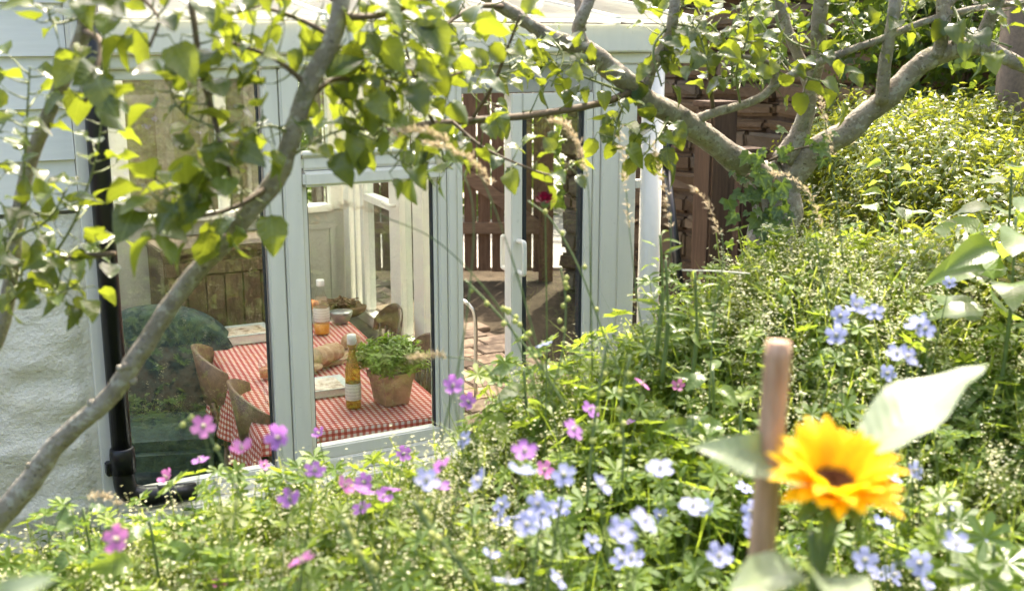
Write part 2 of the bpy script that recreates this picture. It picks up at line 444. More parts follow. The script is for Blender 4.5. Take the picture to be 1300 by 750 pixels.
M['straw'] = leaf_mat('grass_seed', [(0, (.42, .32, .20)), (1, (.60, .50, .34))], (.6, .5, .32), .35, .7, 'rnd', 1.0)
def petal_mat(name, a, b, tr, veins=True):
    t = NT(name); r = t.n('ObjectInfo').outputs['Random']; c = t.mix(r, a, b)
    v = t.coord(); sp = t.n('SeparateXYZ'); t.l(v, sp.inputs[0])
    if veins:
        an = t.math('ARCTAN2', sp.outputs[0], t.math('ADD', sp.outputs[1], .004))
        st = t.math('LESS_THAN', t.math('FRACT', t.math('MULTIPLY', an, 5.0)), .22)
        c = t.mix(t.math('MULTIPLY', st, .25), c, tuple(x * .55 for x in a))
    p = t.pbr(c, .6, None, .25); T = t.n('BsdfTranslucent'); T.inputs[0].default_value = (*tr, 1)
    return t.done(t.mixs(.45, p, T.outputs[0]))
M['petal_blue'] = petal_mat('blue_petal', (.36, .38, .72), (.52, .54, .84), (.46, .50, .88))
M['petal_violet'] = petal_mat('violet_petal', (.38, .17, .52), (.50, .24, .62), (.52, .20, .66))
M['petal_magenta'] = petal_mat('magenta_petal', (.58, .17, .50), (.68, .30, .60), (.78, .26, .64))
M['petal_red'] = petal_mat('crimson_petal', (.075, .004, .018), (.12, .008, .03), (.14, .005, .025), False)
M['petal_yellow'] = petal_mat('sunflower_petal', (.86, .50, .006), (.90, .60, .010), (.98, .66, .01), False)
M['pollen'] = plain('stamens', (.62, .58, .42), .7, .2, 200)
M['disc'] = plain('sunflower_disc', (.09, .03, .008), .8, .7, 160, .2, bump=.6)

# ------------------------------------------------------------------ terrain
def smooth(a, b, x):
    t = min(1, max(0, (x - a) / (b - a))); return t * t * (3 - 2 * t)
def ground_z(x, y):
    s, d = facade_coords(x, y); t = -d                       # t: metres out from the glass towards the garden
    bank = 0.85 + 0.05 * noise.noise(Vector((x * .7, y * .7, 0)))
    bank += 0.30 * smooth(2.2, 5.0, y) * smooth(.7, 1.8, x)
    z = 0.12 + (bank - .12) * smooth(.75, 1.35, t)
    right = smooth(.80, 1.5, x) * smooth(1.7, 2.0, s) * (1 - smooth(6.0, 7.0, y))   # the bank wraps round the right end
    z = max(z, .12 + (bank - .12) * right)
    if d > -.05 and right < .05:
        z = -.12 if (s < 1.0 and d < 2.6) else .2
    if y > 10.2: z = .22
    return z
def terrain():
    def axis(lo, hi, step, far):
        a = list(np.arange(lo, hi + 1e-6, step)); g = step
        L = [lo]; H = [hi]
        while H[-1] < far: g *= 1.5; H.append(H[-1] + g); L.append(L[-1] - g)
        return np.array(L[:0:-1] + a + H[1:])
    X = axis(-4, 6, .12, 250); Y = axis(-3, 11, .12, 250)
    V = np.array([(x, y, ground_z(x, y)) for y in Y for x in X]); nx = len(X)
    i, j = np.meshgrid(np.arange(nx - 1), np.arange(len(Y) - 1)); a = (j * nx + i).ravel()
    F = np.stack([a, a + 1, a + nx + 1, a + nx], 1)
    o = big_mesh('ground', V, F, M['soil'], smooth=True); tag(o, kind='structure')
terrain()
# pale yard beyond the gate
o = box_obj('yard', (-6, 10.2, .10), (8, 40, .245), M['concrete']); tag(o, kind='structure')

# ------------------------------------------------------------------ house wall (left)
hw = empty('house_wall', FL(0, 0, 0), HEAD, 'white house wall of lumpy render below painted weatherboards at left edge', 'wall')
def rendered():
    nx, nz = 90, 84; x0, x1, z0, z1 = -2.6, -.712, 0.0, 1.70
    V = []; F = []
    for j in range(nz + 1):
        for i in range(nx + 1):
            x = x0 + (x1 - x0) * i / nx; z = z0 + (z1 - z0) * j / nz
            q = Vector((x * 3.0, 0, z * 6)); d = .026 * noise.noise(q) + .016 * noise.noise(q * 2.1 + Vector((4, 0, 1))) + .007 * noise.noise(q * 5)
            edge = 1 - smooth(-.82, -.74, x)
            V.append((x, -.006 - (d + .022) * edge, z))
    w_ = nx + 1
    for j in range(nz):
        for i in range(nx): a = j * w_ + i; F.append((a, a + 1, a + w_ + 1, a + w_))
    b = len(V)
    m = MB().add(V, F, True); m.box((x0, .03, z0), (x1, .22, z1)); return m
rendered().build('render', M['roughcast'], hw)
zb = 1.715
for k in range(8):
    MB().add([(-2.6, -.030, zb), (-.752, -.030, zb), (-.752, -.012, zb + .162), (-2.6, -.012, zb + .162),
              (-2.6, .02, zb - .012), (-.752, .02, zb - .012), (-.752, .02, zb + .162), (-2.6, .02, zb + .162)],
             [(0, 1, 2, 3), (7, 6, 5, 4), (0, 4, 5, 1), (3, 2, 6, 7), (1, 5, 6, 2), (0, 3, 7, 4)]).build('board', M['board'], hw)
    zb += .165
box_obj('corner_trim', (-.75, -.036, .35), (-.708, .03, 3.1), M['upvc'], hw, .004)
box_obj('backing', (-2.6, .03, 1.7), (-.712, .22, 3.1), M['board'], hw)

def ring_pipe(m, c, r, z0, z1, n=20): m.tube([c + Vector((0, 0, z0)), c + Vector((0, 0, z1))], r, n)
dp = empty('black_downpipe', FL(-.685, -.075, .70), HEAD, 'black plastic downpipe with bent foot at corner of white wall', 'downpipe')
MB().tube([(0, 0, .16), (0, 0, 2.40)], .034, 20).build('pipe', M['black_plastic'], dp)
MB().lathe([(.037, .10), (.043, .10), (.043, .16), (.040, .185), (.036, .19)], 20).build('collar', M['black_plastic'], dp)
MB().tube(spline([(0, 0, .13), (0, 0, .06), (.015, 0, .02), (.06, 0, -.002), (.11, 0, -.008)], 5), .037, 16).build('bend', M['black_plastic'], dp)
MB().tube([(.10, 0, -.008), (.24, 0, -.02)], .034, 16).build('outlet_pipe', M['black_plastic'], dp)
MB().box((-.055, .0, .09), (-.025, .045, .135), .004).box((-.05, .02, 1.60), (.05, .045, 1.64), .003).build('bracket', M['black_plastic'], dp)

# ------------------------------------------------------------------ conservatory
cv = empty('conservatory', FL(0, 0, 0), HEAD, 'white framed glazed lean-to conservatory with pale translucent roof', 'conservatory')
U = M['upvc']
box_obj('dwarf_wall', (-.71, .0, -.1), (.665, .16, .585), M['roughcast'], cv)
MB().box((-.708, -.085, .592), (.67, .10, .628), .008).build('sill', U, cv)
MB().box((-.706, -.030, .630), (-.652, .045, 2.165), .004).build('post', U, cv)
# bottom rails
MB().box((-.650, -.034, .630), (-.129, .045, .672), .005).box((-.650, -.022, .672), (-.129, .03, .700), .006).build('rail', U, cv)
MB().box((.014, -.034, .630), (.556, .045, .690), .005).box((.014, -.022, .690), (.556, .03, .742), .006).build('rail', U, cv)
# double mullion
MB().box((-.122, -.032, .630), (-.062, .045, 2.165), .005).box((-.058, -.040, .630), (.012, .045, 2.165), .006).box((-.064, -.01, .63), (-.056, .03, 2.165)).build('mullion', U, cv)
# right post
MB().box((.558, -.032, .0), (.592, .045, 2.165), .005).box((.595, -.036, .0), (.632, .045, 2.165), .005).box((.635, -.03, .0), (.662, .045, 2.165), .004).build('post', U, cv)
# transom, stepped
MB().box((.014, -.050, 1.742), (.556, .045, 1.798), .010).box((.014, -.032, 1.800), (.556, .045, 1.852), .010).box((.014, -.042, 1.853), (.556, .03, 1.868), .004).build('transom', U, cv)
MB().box((.014, -.02, .743), (.034, .03, 1.742), .004).box((.540, -.02, .743), (.556, .03, 1.742), .004).build('sash_frame', U, cv)
MB().box((-.652, -.02, 2.13), (-.129, .03, 2.165), .004).box((.014, -.02, 2.13), (.556, .03, 2.165), .004).build('head_frame', U, cv)
MB().box((-.650, -.012, .700), (-.645, .012, 2.13)).box((-.134, -.012, .700), (-.129, .012, 2.13)).box((.034, -.012, .743), (.038, .012, 1.742)).box((.535, -.012, .743), (.540, .012, 1.742)).build('gasket', M['gasket'], cv)
box_obj('pane', (-.645, -.004, .700), (-.134, .006, 2.13), M['glass'], cv)
box_obj('pane', (.038, -.004, .743), (.535, .006, 1.742), M['glass'], cv)
box_obj('pane', (.014, -.004, 1.868), (.556, .006, 2.13), M['glass'], cv)
# fascia in two steps
MB().box((-.74, -.045, 2.167), (1.76, .05, 2.212), .005).box((-.74, -.075, 2.214), (1.76, .05, 2.325), .006).build('fascia', U, cv)
# right end panel with a grooved face
e = MB()
e.box((1.268, -.030, -.1), (1.300, .05, 2.165), .004).box((1.304, -.040, -.1), (1.385, .05, 2.165), .004).box((1.389, -.036, -.1), (1.478, .05, 2.165), .004)
e.build('end_panel', U, cv)
box_obj('head_panel', (.665, -.015, 2.06), (1.266, .03, 2.165), M['panel'], cv, .003)
# side wall behind: runs back from the right post line at a slant
SA = Vector((.93, .02, 0)); SDIR = Vector((math.sin(R(4.5)), math.cos(R(4.5)), 0)); SN = Vector((SDIR.y, -SDIR.x, 0))
SM = Matrix(((SDIR.x, SN.x, 0, SA.x), (SDIR.y, SN.y, 0, SA.y), (0, 0, 1, 0), (0, 0, 0, 1)))
def side(a, b, z0, z1, name, mat, bev=.004, y0=-.03, y1=.035):
    return MB().box((a, y0, z0), (b, y1, z1), bev, SM).build(name, mat, cv)
side(.98, 2.43, .66, .73, 'side_rail', U)
side(.98, 2.43, -.1, .655, 'side_panel', M['panel'], .0, -.015, .02)
side(.98, 2.43, 2.10, 2.30, 'side_head', U)
for a, b in ((1.03, 1.19), (1.38, 1.56), (2.02, 2.09), (2.17, 2.22), (2.30, 2.43)):
    side(a, b, .735, 2.095, 'side_post', U, .006)
side(1.565, 2.015, 1.38, 1.42, 'side_transom', U)
for a, b in ((1.195, 1.375), (1.565, 2.015), (2.095, 2.165), (2.225, 2.295)):
    side(a, b, .735, 2.095, 'side_pane', M['glass_thin'], 0, -.003, .004)
h = MB().tube([SM @ Vector((1.40, -.045, 1.43)), SM @ Vector((1.40, -.075, 1.43)), SM @ Vector((1.52, -.075, 1.43))], .010, 8).build('window_handle', U, cv)
# rear wall with windows
RD = 2.46
MB().box((-.72, RD, -.1), (1.13, RD + .08, 1.27)).build('rear_wall', M['panel'], cv)
for a, b in ((.62, 1.04),):
    m = MB(); z0, z1, wd = .16, 1.20, .035
    m.box((a, RD - .012, z0), (b, RD - .001, z0 + wd)).box((a, RD - .012, z1 - wd), (b, RD - .001, z1)).box((a, RD - .012, z0 + wd + .001), (a + wd, RD - .001, z1 - wd - .001)).box((b - wd, RD - .012, z0 + wd + .001), (b, RD - .001, z1 - wd - .001)); m.build('moulding', M['panel'], cv)
MB().box((-.72, RD - .05, 1.272), (1.02, RD + .10, 1.31), .006).build('rear_sill', U, cv)
for a, b in ((-.22, -.13), (.36, .42), (1.02, 1.13), (-.71, -.6)):
    MB().box((a, RD, 1.275 if a > 1 else 1.312), (b, RD + .06, 2.06), .004).build('rear_post', U, cv)
MB().box((-.72, RD, 2.062), (1.13, RD + .08, 2.70)).build('rear_head', M['panel'], cv)
for a, b in ((-.6, -.22), (-.13, .36), (.42, 1.02)):
    box_obj('rear_pane', (a, RD + .02, 1.312), (b, RD + .028, 2.06), M['glass'], cv)
# roof
RT = Matrix.Rotation(R(8.5), 4, 'X')
for k in range(6):
    a = -.72 + k * .414
    MB().box((a + .012, -.10, .028), (a + .402, 2.66, .044), 0, Matrix.Translation((0, 0, 2.315)) @ RT).build('roof_panel', M['roof'], cv)
for k in range(7):
    a = -.72 + k * .414
    MB().box((a - .016, -.07, .010), (a + .010, 2.66, .052), .003, Matrix.Translation((0, 0, 2.315)) @ RT).build('roof_bar', U, cv)
o = box_obj('floor', (-.72, .05, -.1), (1.05, 2.46, 0), M['dark_paint']); o.location = FL(0, 0, 0); o.rotation_euler = (0, 0, HEAD); tag(o, kind='structure')

# glazed door beside the opening
dr = empty('glazed_door', FL(0, 0, 0), HEAD, 'white framed glazed door with looped pull handles left of the end panel', 'door')
MB().box((.880, -.028, .30), (.930, .035, 2.055), .005).box((.930, -.012, .30), (.938, .02, 2.055)).build('stile', U, dr)
MB().box((1.226, -.028, .30), (1.264, .035, 2.055), .005).build('stile', U, dr)
MB().box((.932, -.028, .30), (1.224, .035, .42), .005).box((.932, -.028, 1.985), (1.224, .035, 2.055), .005).build('rail', U, dr)
MB().box((.940, -.014, .42), (.956, .018, 1.985)).box((1.214, -.014, .42), (1.226, .018, 1.985)).build('gasket', M['gasket'], dr)
box_obj('pane', (.956, -.004, .42), (1.214, .006, 1.985), M['glass'], dr)
for sg in (-1, 1):
    y0 = -.03 if sg < 0 else .037
    MB().tube(spline([(.908, y0, 1.47), (.905, y0 + sg * .05, 1.472), (.905, y0 + sg * .058, 1.455), (.905, y0 + sg * .058, 1.36), (.905, y0 + sg * .05, 1.342), (.908, y0, 1.345)], 4), .010, 8).build('handle', U, dr)

wp = empty('white_downpipe', FL(1.538, -.06, .1), HEAD, 'round white downpipe at right end of conservatory', 'downpipe')
MB().tube([(0, 0, 0), (0, 0, 2.08)], .046, 22).build('pipe', M['white_plastic'], wp)
MB().box((-.062, .02, 1.55), (.062, .055, 1.585), .003).build('bracket', M['white_plastic'], wp)
hr = empty('hoop_rail', PZ(604, 505, .30) , 0, 'thin bent metal handrail hoop standing beside the right post', 'handrail')
MB().tube(spline([(-.16, .05, 0), (-.16, .05, .46), (-.14, .045, .52), (-.08, .03, .555), (-.03, .01, .53), (0, 0, .46), (0, 0, .2), (0, 0, 0)], 5), .011, 10).build('tube', M['steel'], hr)

# ------------------------------------------------------------------ paving, gate, rear bank, stone wall
pv = box_obj('paving', (.7, -.3, .0), (2.3, 7.0, .270), M['mortar']); pv.location = FL(0, 0, 0); pv.rotation_euler = (0, 0, HEAD); tag(pv, kind='structure')
pv2 = box_obj('paving_base', (-1.4, 2.66, .0), (.7, 7.0, .266), M['mortar']); pv2.location = FL(0, 0, 0); pv2.rotation_euler = (0, 0, HEAD); tag(pv2, kind='structure')
def to_px(p):
    q = Vector(p) - CAM; d = q.y * CP - q.z * SP
    return 650 + FPX * q.x / d, 375 - FPX * (q.y * SP + q.z * CP) / d, d
pm = MB().box((-.118, -.098, 0), (.118, .098, .034), .006).mesh('paver', M['paver'])
yy = .1; row = 0; npav = 0
while yy < 6.9:
    xx = -1.3 + (.125 if row % 2 else 0)
    while xx < 2.3:
        lim = 1.02 + (yy) * math.tan(R(4.5)) + .12
        if ((yy > 2.8 and xx > .3) or xx > lim):
            a, b, d_ = to_px(FL(xx, yy, .3))
            if 436 < a < 775 and 315 < b < 580 and npav < 298:
                o = mesh_obj('paver', pm, None, pv if xx > .7 else pv2)
                o.location = (xx, yy, .268 + rng.uniform(0, .006)); o.rotation_euler = (rng.gauss(0, .006), rng.gauss(0, .006), rng.gauss(0, .01)); npav += 1
        xx += .25
    yy += .205; row += 1

gt = empty('boarded_gate', (0, 9.85, .3), 0, 'brown boarded timber gate with diagonal brace seen through the doorway', 'gate')
x = -1.75; k = 0
while x < .22:
    MB().box((x, 0, -.02 + rng.uniform(-.008, .008)), (x + .108, .022, 2.15 + rng.uniform(-.01, .01)), .003).build('board', M['gate_wood'], gt); x += .121; k += 1
M['brace_wood'] = wood('gate_brace_wood', (.15, .09, .05), (.30, .19, .115), .75, (1.6, 18, 18))
for z in (.32, 1.75): MB().box((-1.75, -.045, z), (.21, -.002, z + .10), .004).build('ledge', M['brace_wood'], gt)
MB().box((-.62, -.04, -.055), (.62, -.004, .055), .004, Matrix.Translation((-.24, 0, .72)) @ Matrix.Rotation(R(36), 4, 'Y')).build('brace', M['brace_wood'], gt)
MB().box((.235, -.06, -.2), (.36, .06, 2.3), .006).build('gate_post', M['gate_wood'], gt)

rb = MB()
def bankmesh():
    nx, nz = 90, 40; V = []; F = []
    for j in range(nz + 1):
        for i in range(nx + 1):
            x = -3.6 + 5.2 * i / nx; z = -.1 + 2.9 * j / nz
            q = Vector((x * 4, 3, z * 4)); d = .10 * noise.noise(q * .5) + .05 * noise.noise(q * 1.7) + .02 * noise.noise(q * 5)
            V.append((x, .35 * j / nz + d, z))
    for j in range(nz):
        for i in range(nx): a = j * (nx + 1) + i; F.append((a, a + 1, a + nx + 2, a + nx + 1))
    return V, F
rb.add(*bankmesh(), True)
o = rb.build('earth_bank', M['bank']); o.location = FL(-.3, 3.9, 0); o.rotation_euler = (0, 0, HEAD + R(6)); tag(o, kind='structure')

# stone wall on the right
SWA, SWB = Vector((.42, 9.5, 0)), Vector((3.1, 5.6, 0))
swd = (SWB - SWA); swl = swd.length; swr = math.atan2(swd.y, swd.x)
sw = empty('stone_wall', SWA, swr, 'brown sandstone garden wall of rough stones behind the apple tree', 'wall')
box_obj('core', (0, .05, 0), (swl, .4, 2.95), M['mortar'], sw)
z = .05; cnt = 0
while z < 2.9:
    hgt = rng.uniform(.09, .22); x = rng.uniform(-.2, 0)
    while x < swl:
        wd = rng.uniform(.22, .52)
        a, b, d_ = to_px(SWA + swd.normalized() * (x + wd / 2) + Vector((0, 0, z + hgt / 2)))
        if cnt < 298 and 640 < a < 1290 and b < 470:
            g = rng.uniform(.006, .014); bm = MB().box((max(0, x) + g, -rng.uniform(.0, .03), z + g), (x + wd - g, .10, z + hgt - g), .022)
            bm.v = [(p[0] + .03 * noise.noise(Vector(p) * 6), p[1] + .05 * noise.noise(Vector(p) * 9 + Vector((5, 0, 0))), p[2] + .03 * noise.noise(Vector(p) * 4)) for p in bm.v]
            bm.build('stone', M['stone'], sw); cnt += 1
        x += wd
    z += hgt
# timber posts by the wall
for (px, dd, wd, ztop, lab, mt) in ((903, 5.6, .15, 1.95, 'reddish sawn timber post right of the white downpipe', 'post_wood'), (942, 5.9, .15, 1.70, 'thick rough timber post beside ivy covered trunk', 'post_wood')):
    p = P(px, 320, dd); t_ = empty('timber_post', (p.x, p.y, .1), R(25), lab, 'post')
    m = MB().box((-wd / 2, -wd / 2, 0), (wd / 2, wd / 2, ztop - .1), .012)
    m.build('shaft', M[mt], t_)
    MB().box((-wd / 2 - .01, -wd / 2 - .01, ztop - .098), (wd / 2 + .01, wd / 2 + .01, ztop - .07), .006).build('cap', M[mt], t_)
p = P(868, 420, 5.2); bl = empty('leaning_tool', (p.x, p.y, p.z), 0, 'black long handled garden tool leaning in the dark gap beside white downpipe', 'garden tool')
q = P(846, 205, 5.3) - p
MB().tube([(0, 0, 0), q * .55, q], [.022, .022, .018], 10).build('shaft', M['black_plastic'], bl)
MB().tube([q * .98, q * 1.0 + Vector((-.03, 0, .05)), q + Vector((.01, 0, .10))], [.03, .045, .02], 10).build('head', M['black_plastic'], bl)
M['red_plastic'] = plain('red_plastic', (.5, .03, .02), .4, .1)
MB().lathe([(.0, -.012), (.014, -.008), (.014, .008), (0, .012)], 10, Matrix.Translation(q + Vector((0, -.05, .04)))).build('button', M['red_plastic'], bl)

# ------------------------------------------------------------------ interior furniture
TA = R(22.2); TW = Vector((math.cos(TA), math.sin(TA), 0)); TF = Vector((-math.sin(TA), math.cos(TA), 0))   # table right / far
TWID, TLEN, TZ = .78, 1.765, .75
FLc = Vector((-1.635, 5.81, 0)); TC = FLc + TW * (TWID / 2) - TF * (TLEN / 2)
tb = empty('dining_table', TC, TA, 'long wooden dining table under red checked cloth', 'table')
MB().box((-TWID / 2 + .01, -TLEN / 2 + .01, .712), (TWID / 2 - .01, TLEN / 2 - .01, .744), .004).build('tabletop', M['chair_mid'], tb)
for sx in (-1, 1):
    for sy in (-1, 1): MB().box((sx * .33 - .03, sy * .8 - .03, 0), (sx * .33 + .03, sy * .8 + .03, .70), .004).build('leg', M['chair_mid'], tb)
def cloth():
    hx, hy, dr_ = TWID / 2 + .004, TLEN / 2 + .004, .27
    us = list(np.linspace(-dr_, 0, 7)) + list(np.linspace(0, 2 * hx, 14))[1:] + list(np.linspace(2 * hx, 2 * hx + dr_, 7))[1:]
    vs_ = list(np.linspace(-.07, 0, 3)) + list(np.linspace(0, 2 * hy, 40))[1:] + list(np.linspace(2 * hy, 2 * hy + dr_, 7))[1:]
    V = []; UV = []
    for v in vs_:
        for u in us:
            x = min(max(u, 0), 2 * hx) - hx; y = min(max(v, 0), 2 * hy) - hy; z = .752
            ox = max(0, -u, u - 2 * hx); oy = max(0, -v, v - 2 * hy)
            fx = -1 if u < 0 else 1; fy = -1 if v < 0 else 1
            drop = max(ox, oy) + .3 * min(ox, oy)
            if ox: x += fx * (.006 + .035 * (ox / dr_) * (.6 + math.sin(v * 17 + fx)))
            if oy: y += fy * (.006 + .03 * (oy / dr_) * (.6 + math.sin(u * 19))) * (0.2 if v < 0 else 1)
            z -= drop
            z += .0015 * noise.noise(Vector((u * 8, v * 8, 0)))
            V.append((x, y, z)); UV.append((u, v))
    n = len(us); F = [(j * n + i, j * n + i + 1, (j + 1) * n + i + 1, (j + 1) * n + i) for j in range(len(vs_) - 1) for i in range(n - 1)]
    me = MB().add(V, F, True).mesh('tablecloth', M['gingham']); uvl = me.uv_layers.new(name='UVMap')
    for lp in me.loops: uvl.data[lp.index].uv = UV[lp.vertex_index]
    return me
o = mesh_obj('tablecloth', cloth(), None); o.location = TC; o.rotation_euler = (0, 0, TA)
tag(o, 'red and white gingham cloth draped over dining table', 'tablecloth')

def chair_spindle(loc, rz, label):
    t = empty('spindle_chair', loc, rz, label, 'chair', 'spindle back chairs along the right of the table')
    D = M['chair_dark']
    MB().lathe([(0, .415), (.17, .415), (.20, .43), (.205, .445), (.19, .455), (0, .45)], 24).build('seat', D, t)
    for sx in (-1, 1):
        for sy in (-1, 1): MB().tube([(sx * .13, sy * .13, .42), (sx * .165, sy * .165, .22), (sx * .19, sy * .19, 0)], [.018, .022, .014], 10).build('leg', D, t)
    MB().tube([(-.17, .0, .2), (.17, 0, .2)], .011, 8).build('stretcher', D, t)
    for k in range(6):
        a = -.155 + .062 * k; bow = -.20 - .035 * math.cos(a / .17 * 1.3)
        MB().tube([(a * .85, -.155 - .02 * math.cos(a * 7), .44), (a * .95, bow * .94, .62), (a, bow, .80)], [.009, .011, .008], 8).build('spindle', D, t)
    V = []; F = []; n = 18
    for k in range(n + 1):
        u = -1 + 2 * k / n; x = .205 * u; y = -.235 + .05 * u * u
        top = .935 - .085 * u * u - .02 * u ** 6; bot = .785 - .03 * abs(u) ** 3
        for zz, off in ((bot, -.0), (bot, .024), (top - .01, .024), (top, .012), (top - .01, 0)): V.append((x, y - off * 1.0 + (zz - bot) * -.12, zz))
    for k in range(n):
        for i in range(5): a = k * 5 + i; b = k * 5 + (i + 1) % 5; F.append((a, b, b + 5, a + 5))
    F += [(4, 3, 2, 1, 0), tuple(n * 5 + i for i in range(5))]
    MB().add(V, F, True).build('crest_rail', D, t)
    return t
def chair_panel(loc, rz, label):
    t = empty('curved_chair', loc, rz, label, 'chair', 'curved back chairs along the left of the table')
    D = M['chair_mid']
    MB().box((-.21, -.19, .425), (.21, .21, .452), .012).build('seat', D, t)
    for sx in (-1, 1):
        for sy in (-1, 1): MB().tube([(sx * .17, sy * .16, .43), (sx * .19, sy * .19, 0)], [.019, .014], 8).build('leg', D, t)
    V = []; F = []; n = 20
    for k in range(n + 1):
        u = -1 + 2 * k / n; x = .245 * math.sin(u * 1.25) / math.sin(1.25); y = -.22 + .10 * u * u
        top = .86 - .07 * u * u; bot = .60 + .06 * u * u
        for zz, off in ((bot, 0), (bot, .016), (top, .016), (top, 0)): V.append((x, y - off - (zz - .6) * .16, zz))
    for k in range(n):
        for i in range(4): a = k * 4 + i; b = k * 4 + (i + 1) % 4; F.append((a, b, b + 4, a + 4))
    F += [(3, 2, 1, 0), tuple(n * 4 + i for i in range(4))]
    MB().add(V, F, True).build('backrest', D, t)
    for k in (-.16, -.055, .055, .16): MB().tube([(k, -.17, .44), (k * 1.1, -.212, .64)], .011, 8).build('upright', D, t)
    MB().tube([(-.18, -.17, .22), (.18, -.17, .22)], .010, 8).build('stretcher', D, t)
    return t
for px, py, lab in ((497, 402, 'dark spindle back chair tucked in behind the potted herbs'), (541, 442, 'dark spindle back chair half hidden by the right post')):
    c = PZ(px, py, .87); chair_spindle(Vector((c.x, c.y, 0)) - TW * .23, TA + R(90), lab)
for (a, b, lab) in (((232, 440), (273, 476), 'brown wooden chair with curved back beside the cookbook end of table'), ((274, 482), (326, 532), 'brown wooden chair with curved back nearest the window glass')):
    p, q = PZ(*a, .80), PZ(*b, .80); c = (p + q) / 2
    chair_panel(Vector((c.x, c.y, 0)) + TW * .25, TA - R(90), lab)

def book(px, py, z, w_, l_, th, rz, mat, name, label):
    p = PZ(px, py, z + th); t = empty(name, (p.x, p.y, z), rz, label, 'book')
    MB().box((-w_ / 2 + .004, -l_ / 2 + .004, .004), (w_ / 2 - .004, l_ / 2 - .004, th - .004), .001).build('pages', M['paper'], t)
    o = MB().box((-w_ / 2, -l_ / 2, -.002), (w_ / 2, l_ / 2, .002), .001).build('cover', mat, t); o.location = (0, 0, th - .001)
    MB().box((-w_ / 2, -l_ / 2, .0), (w_ / 2, l_ / 2, .003), .001).build('back_cover', M['paper'], t)
book(307, 419, .757, .295, .235, .045, TA + R(5), M['cover_a'], 'cookbook', 'thick cookbook with pale picture cover at far end of checked cloth')
book(398, 488, .757, .30, .21, .032, TA + R(2), M['cover_b'], 'magazine', 'paler magazine lying beside the golden oil bottle')

# chopping board, bread
p = PZ(424, 449, .775); cb = empty('chopping_board', (p.x, p.y, .757), R(52), 'pale wooden chopping board carrying bread loaf', 'board')
m = MB(); prof = []
for k in range(40):
    a = 2 * math.pi * k / 40; r = 1 / ((abs(math.cos(a)) / .20) ** 3 + (abs(math.sin(a)) / .115) ** 3) ** (1 / 3); prof.append((r * math.cos(a), r * math.sin(a)))
n = len(prof); V = [(x, y, z) for z in (0, .018) for x, y in prof]
m.add(V, [tuple(reversed(range(n))), tuple(range(n, 2 * n))] + [(i, (i + 1) % n, n + (i + 1) % n, n + i) for i in range(n)])
m.build('slab', M['board_wood'], cb)
MB().box((.195, -.026, .001), (.30, .026, .017), .007).build('handle', M['board_wood'], cb)
p = PZ(417, 459, .777); lf = empty('bread_loaf', (p.x, p.y, .776), R(58), 'crusty cut bread loaf on the chopping board', 'bread')
prof = []
for k in range(15):
    u = k / 14; r = (.052 if k else .045) * max(.0, 1 - (max(0, u - .55) / .45) ** 2.4) ** .5 * (1 + .07 * math.sin(k * 1.9)); prof.append((max(r, .001), u * .19))
m = MB().lathe(prof, 22, Matrix.Rotation(R(90), 4, 'Y') @ Matrix.Identity(4), True); m.v = [(x - .09, y * 1.05 + .006 * noise.noise(Vector((x * 20, y * 20, z * 20))), z * .82 + .042) for x, y, z in m.v]
m.build('crust', M['crust'], lf)
MB().lathe([(.0, -.002), (.042, -.002), (.044, .0), (0, .001)], 22, Matrix.Translation((-.092, 0, .042)) @ Matrix.Rotation(R(-90), 4, 'Y')).build('crumb_face', M['crumb'], lf)
for i, (px, py, lab) in enumerate(((396, 468, 'cut slice of bread lying nearest the mullion on chopping board'), (446, 441, 'rounded bread roll end behind the loaf on chopping board'))):
    p = PZ(px, py, .777); bs = empty('bread_slice' if i == 0 else 'bread_roll', (p.x, p.y, .776), R(40 + 30 * i), lab, 'bread')
    if i == 0:
        MB().lathe([(0, 0), (.05, 0), (.053, .008), (.05, .018), (0, .0185)], 20, None, True, 1, .85).build('crust', M['crust'], bs)
        MB().lathe([(0, .0192), (.044, .0192), (.044, .0205), (0, .021)], 20, None, True, 1, .85).build('crumb_face', M['crumb'], bs)
    else:
        mm = MB().lathe([(0, 0), (.04, .004), (.052, .025), (.045, .055), (.02, .072), (0, .074)], 20); mm.v = [(x * (1 + .08 * noise.noise(Vector((x, y, z)) * 30)), y, z) for x, y, z in mm.v]; mm.build('crust', M['crust'], bs)

# bottles
p = PZ(409, 424, .755); jb = empty('juice_bottle', (p.x, p.y, .756), 0, 'clear juice bottle with white cap and a little orange juice left', 'bottle')
MB().lathe([(.036, 0), (.042, .006), (.042, .15), (.040, .17), (.030, .205), (.019, .235), (.017, .262)], 24).build('glass', M['clear'], jb)
MB().lathe([(.001, .004), (.0395, .005), (.0395, .058), (.001, .059)], 24).build('juice', M['juice'], jb)
MB().lathe([(.0425, .072), (.0428, .073), (.0428, .145), (.0425, .146)], 24, cap=False).build('label', M['label_white'], jb)
MB().lathe([(.020, .258), (.0215, .262), (.0215, .288), (.019, .292), (0, .292)], 20).build('cap', M['cap'], jb)
def pulp():
    t = NT('juice_film'); tr = t.n('BsdfTransparent'); tr.inputs[0].default_value = (.98, .92, .86, 1)
    return t.done(t.mixs(.22, tr.outputs[0], t.pbr((.75, .52, .42), .5)))
M['pulp'] = pulp()
MB().lathe([(.0385, .06), (.039, .061), (.039, .15), (.037, .168), (.027, .203)], 24, cap=False).build('film', M['pulp'], jb)
p = PZ(449, 517, .755); ob = empty('oil_bottle', (p.x, p.y, .756), R(-20), 'golden oil bottle with clear stopper in front of potted herbs', 'bottle')
MB().lathe([(.028, 0), (.0325, .006), (.0325, .15), (.031, .17), (.022, .205), (.0155, .225), (.0145, .262), (.018, .265), (.018, .273), (.0145, .276)], 24).build('glass', M['oil'], ob)
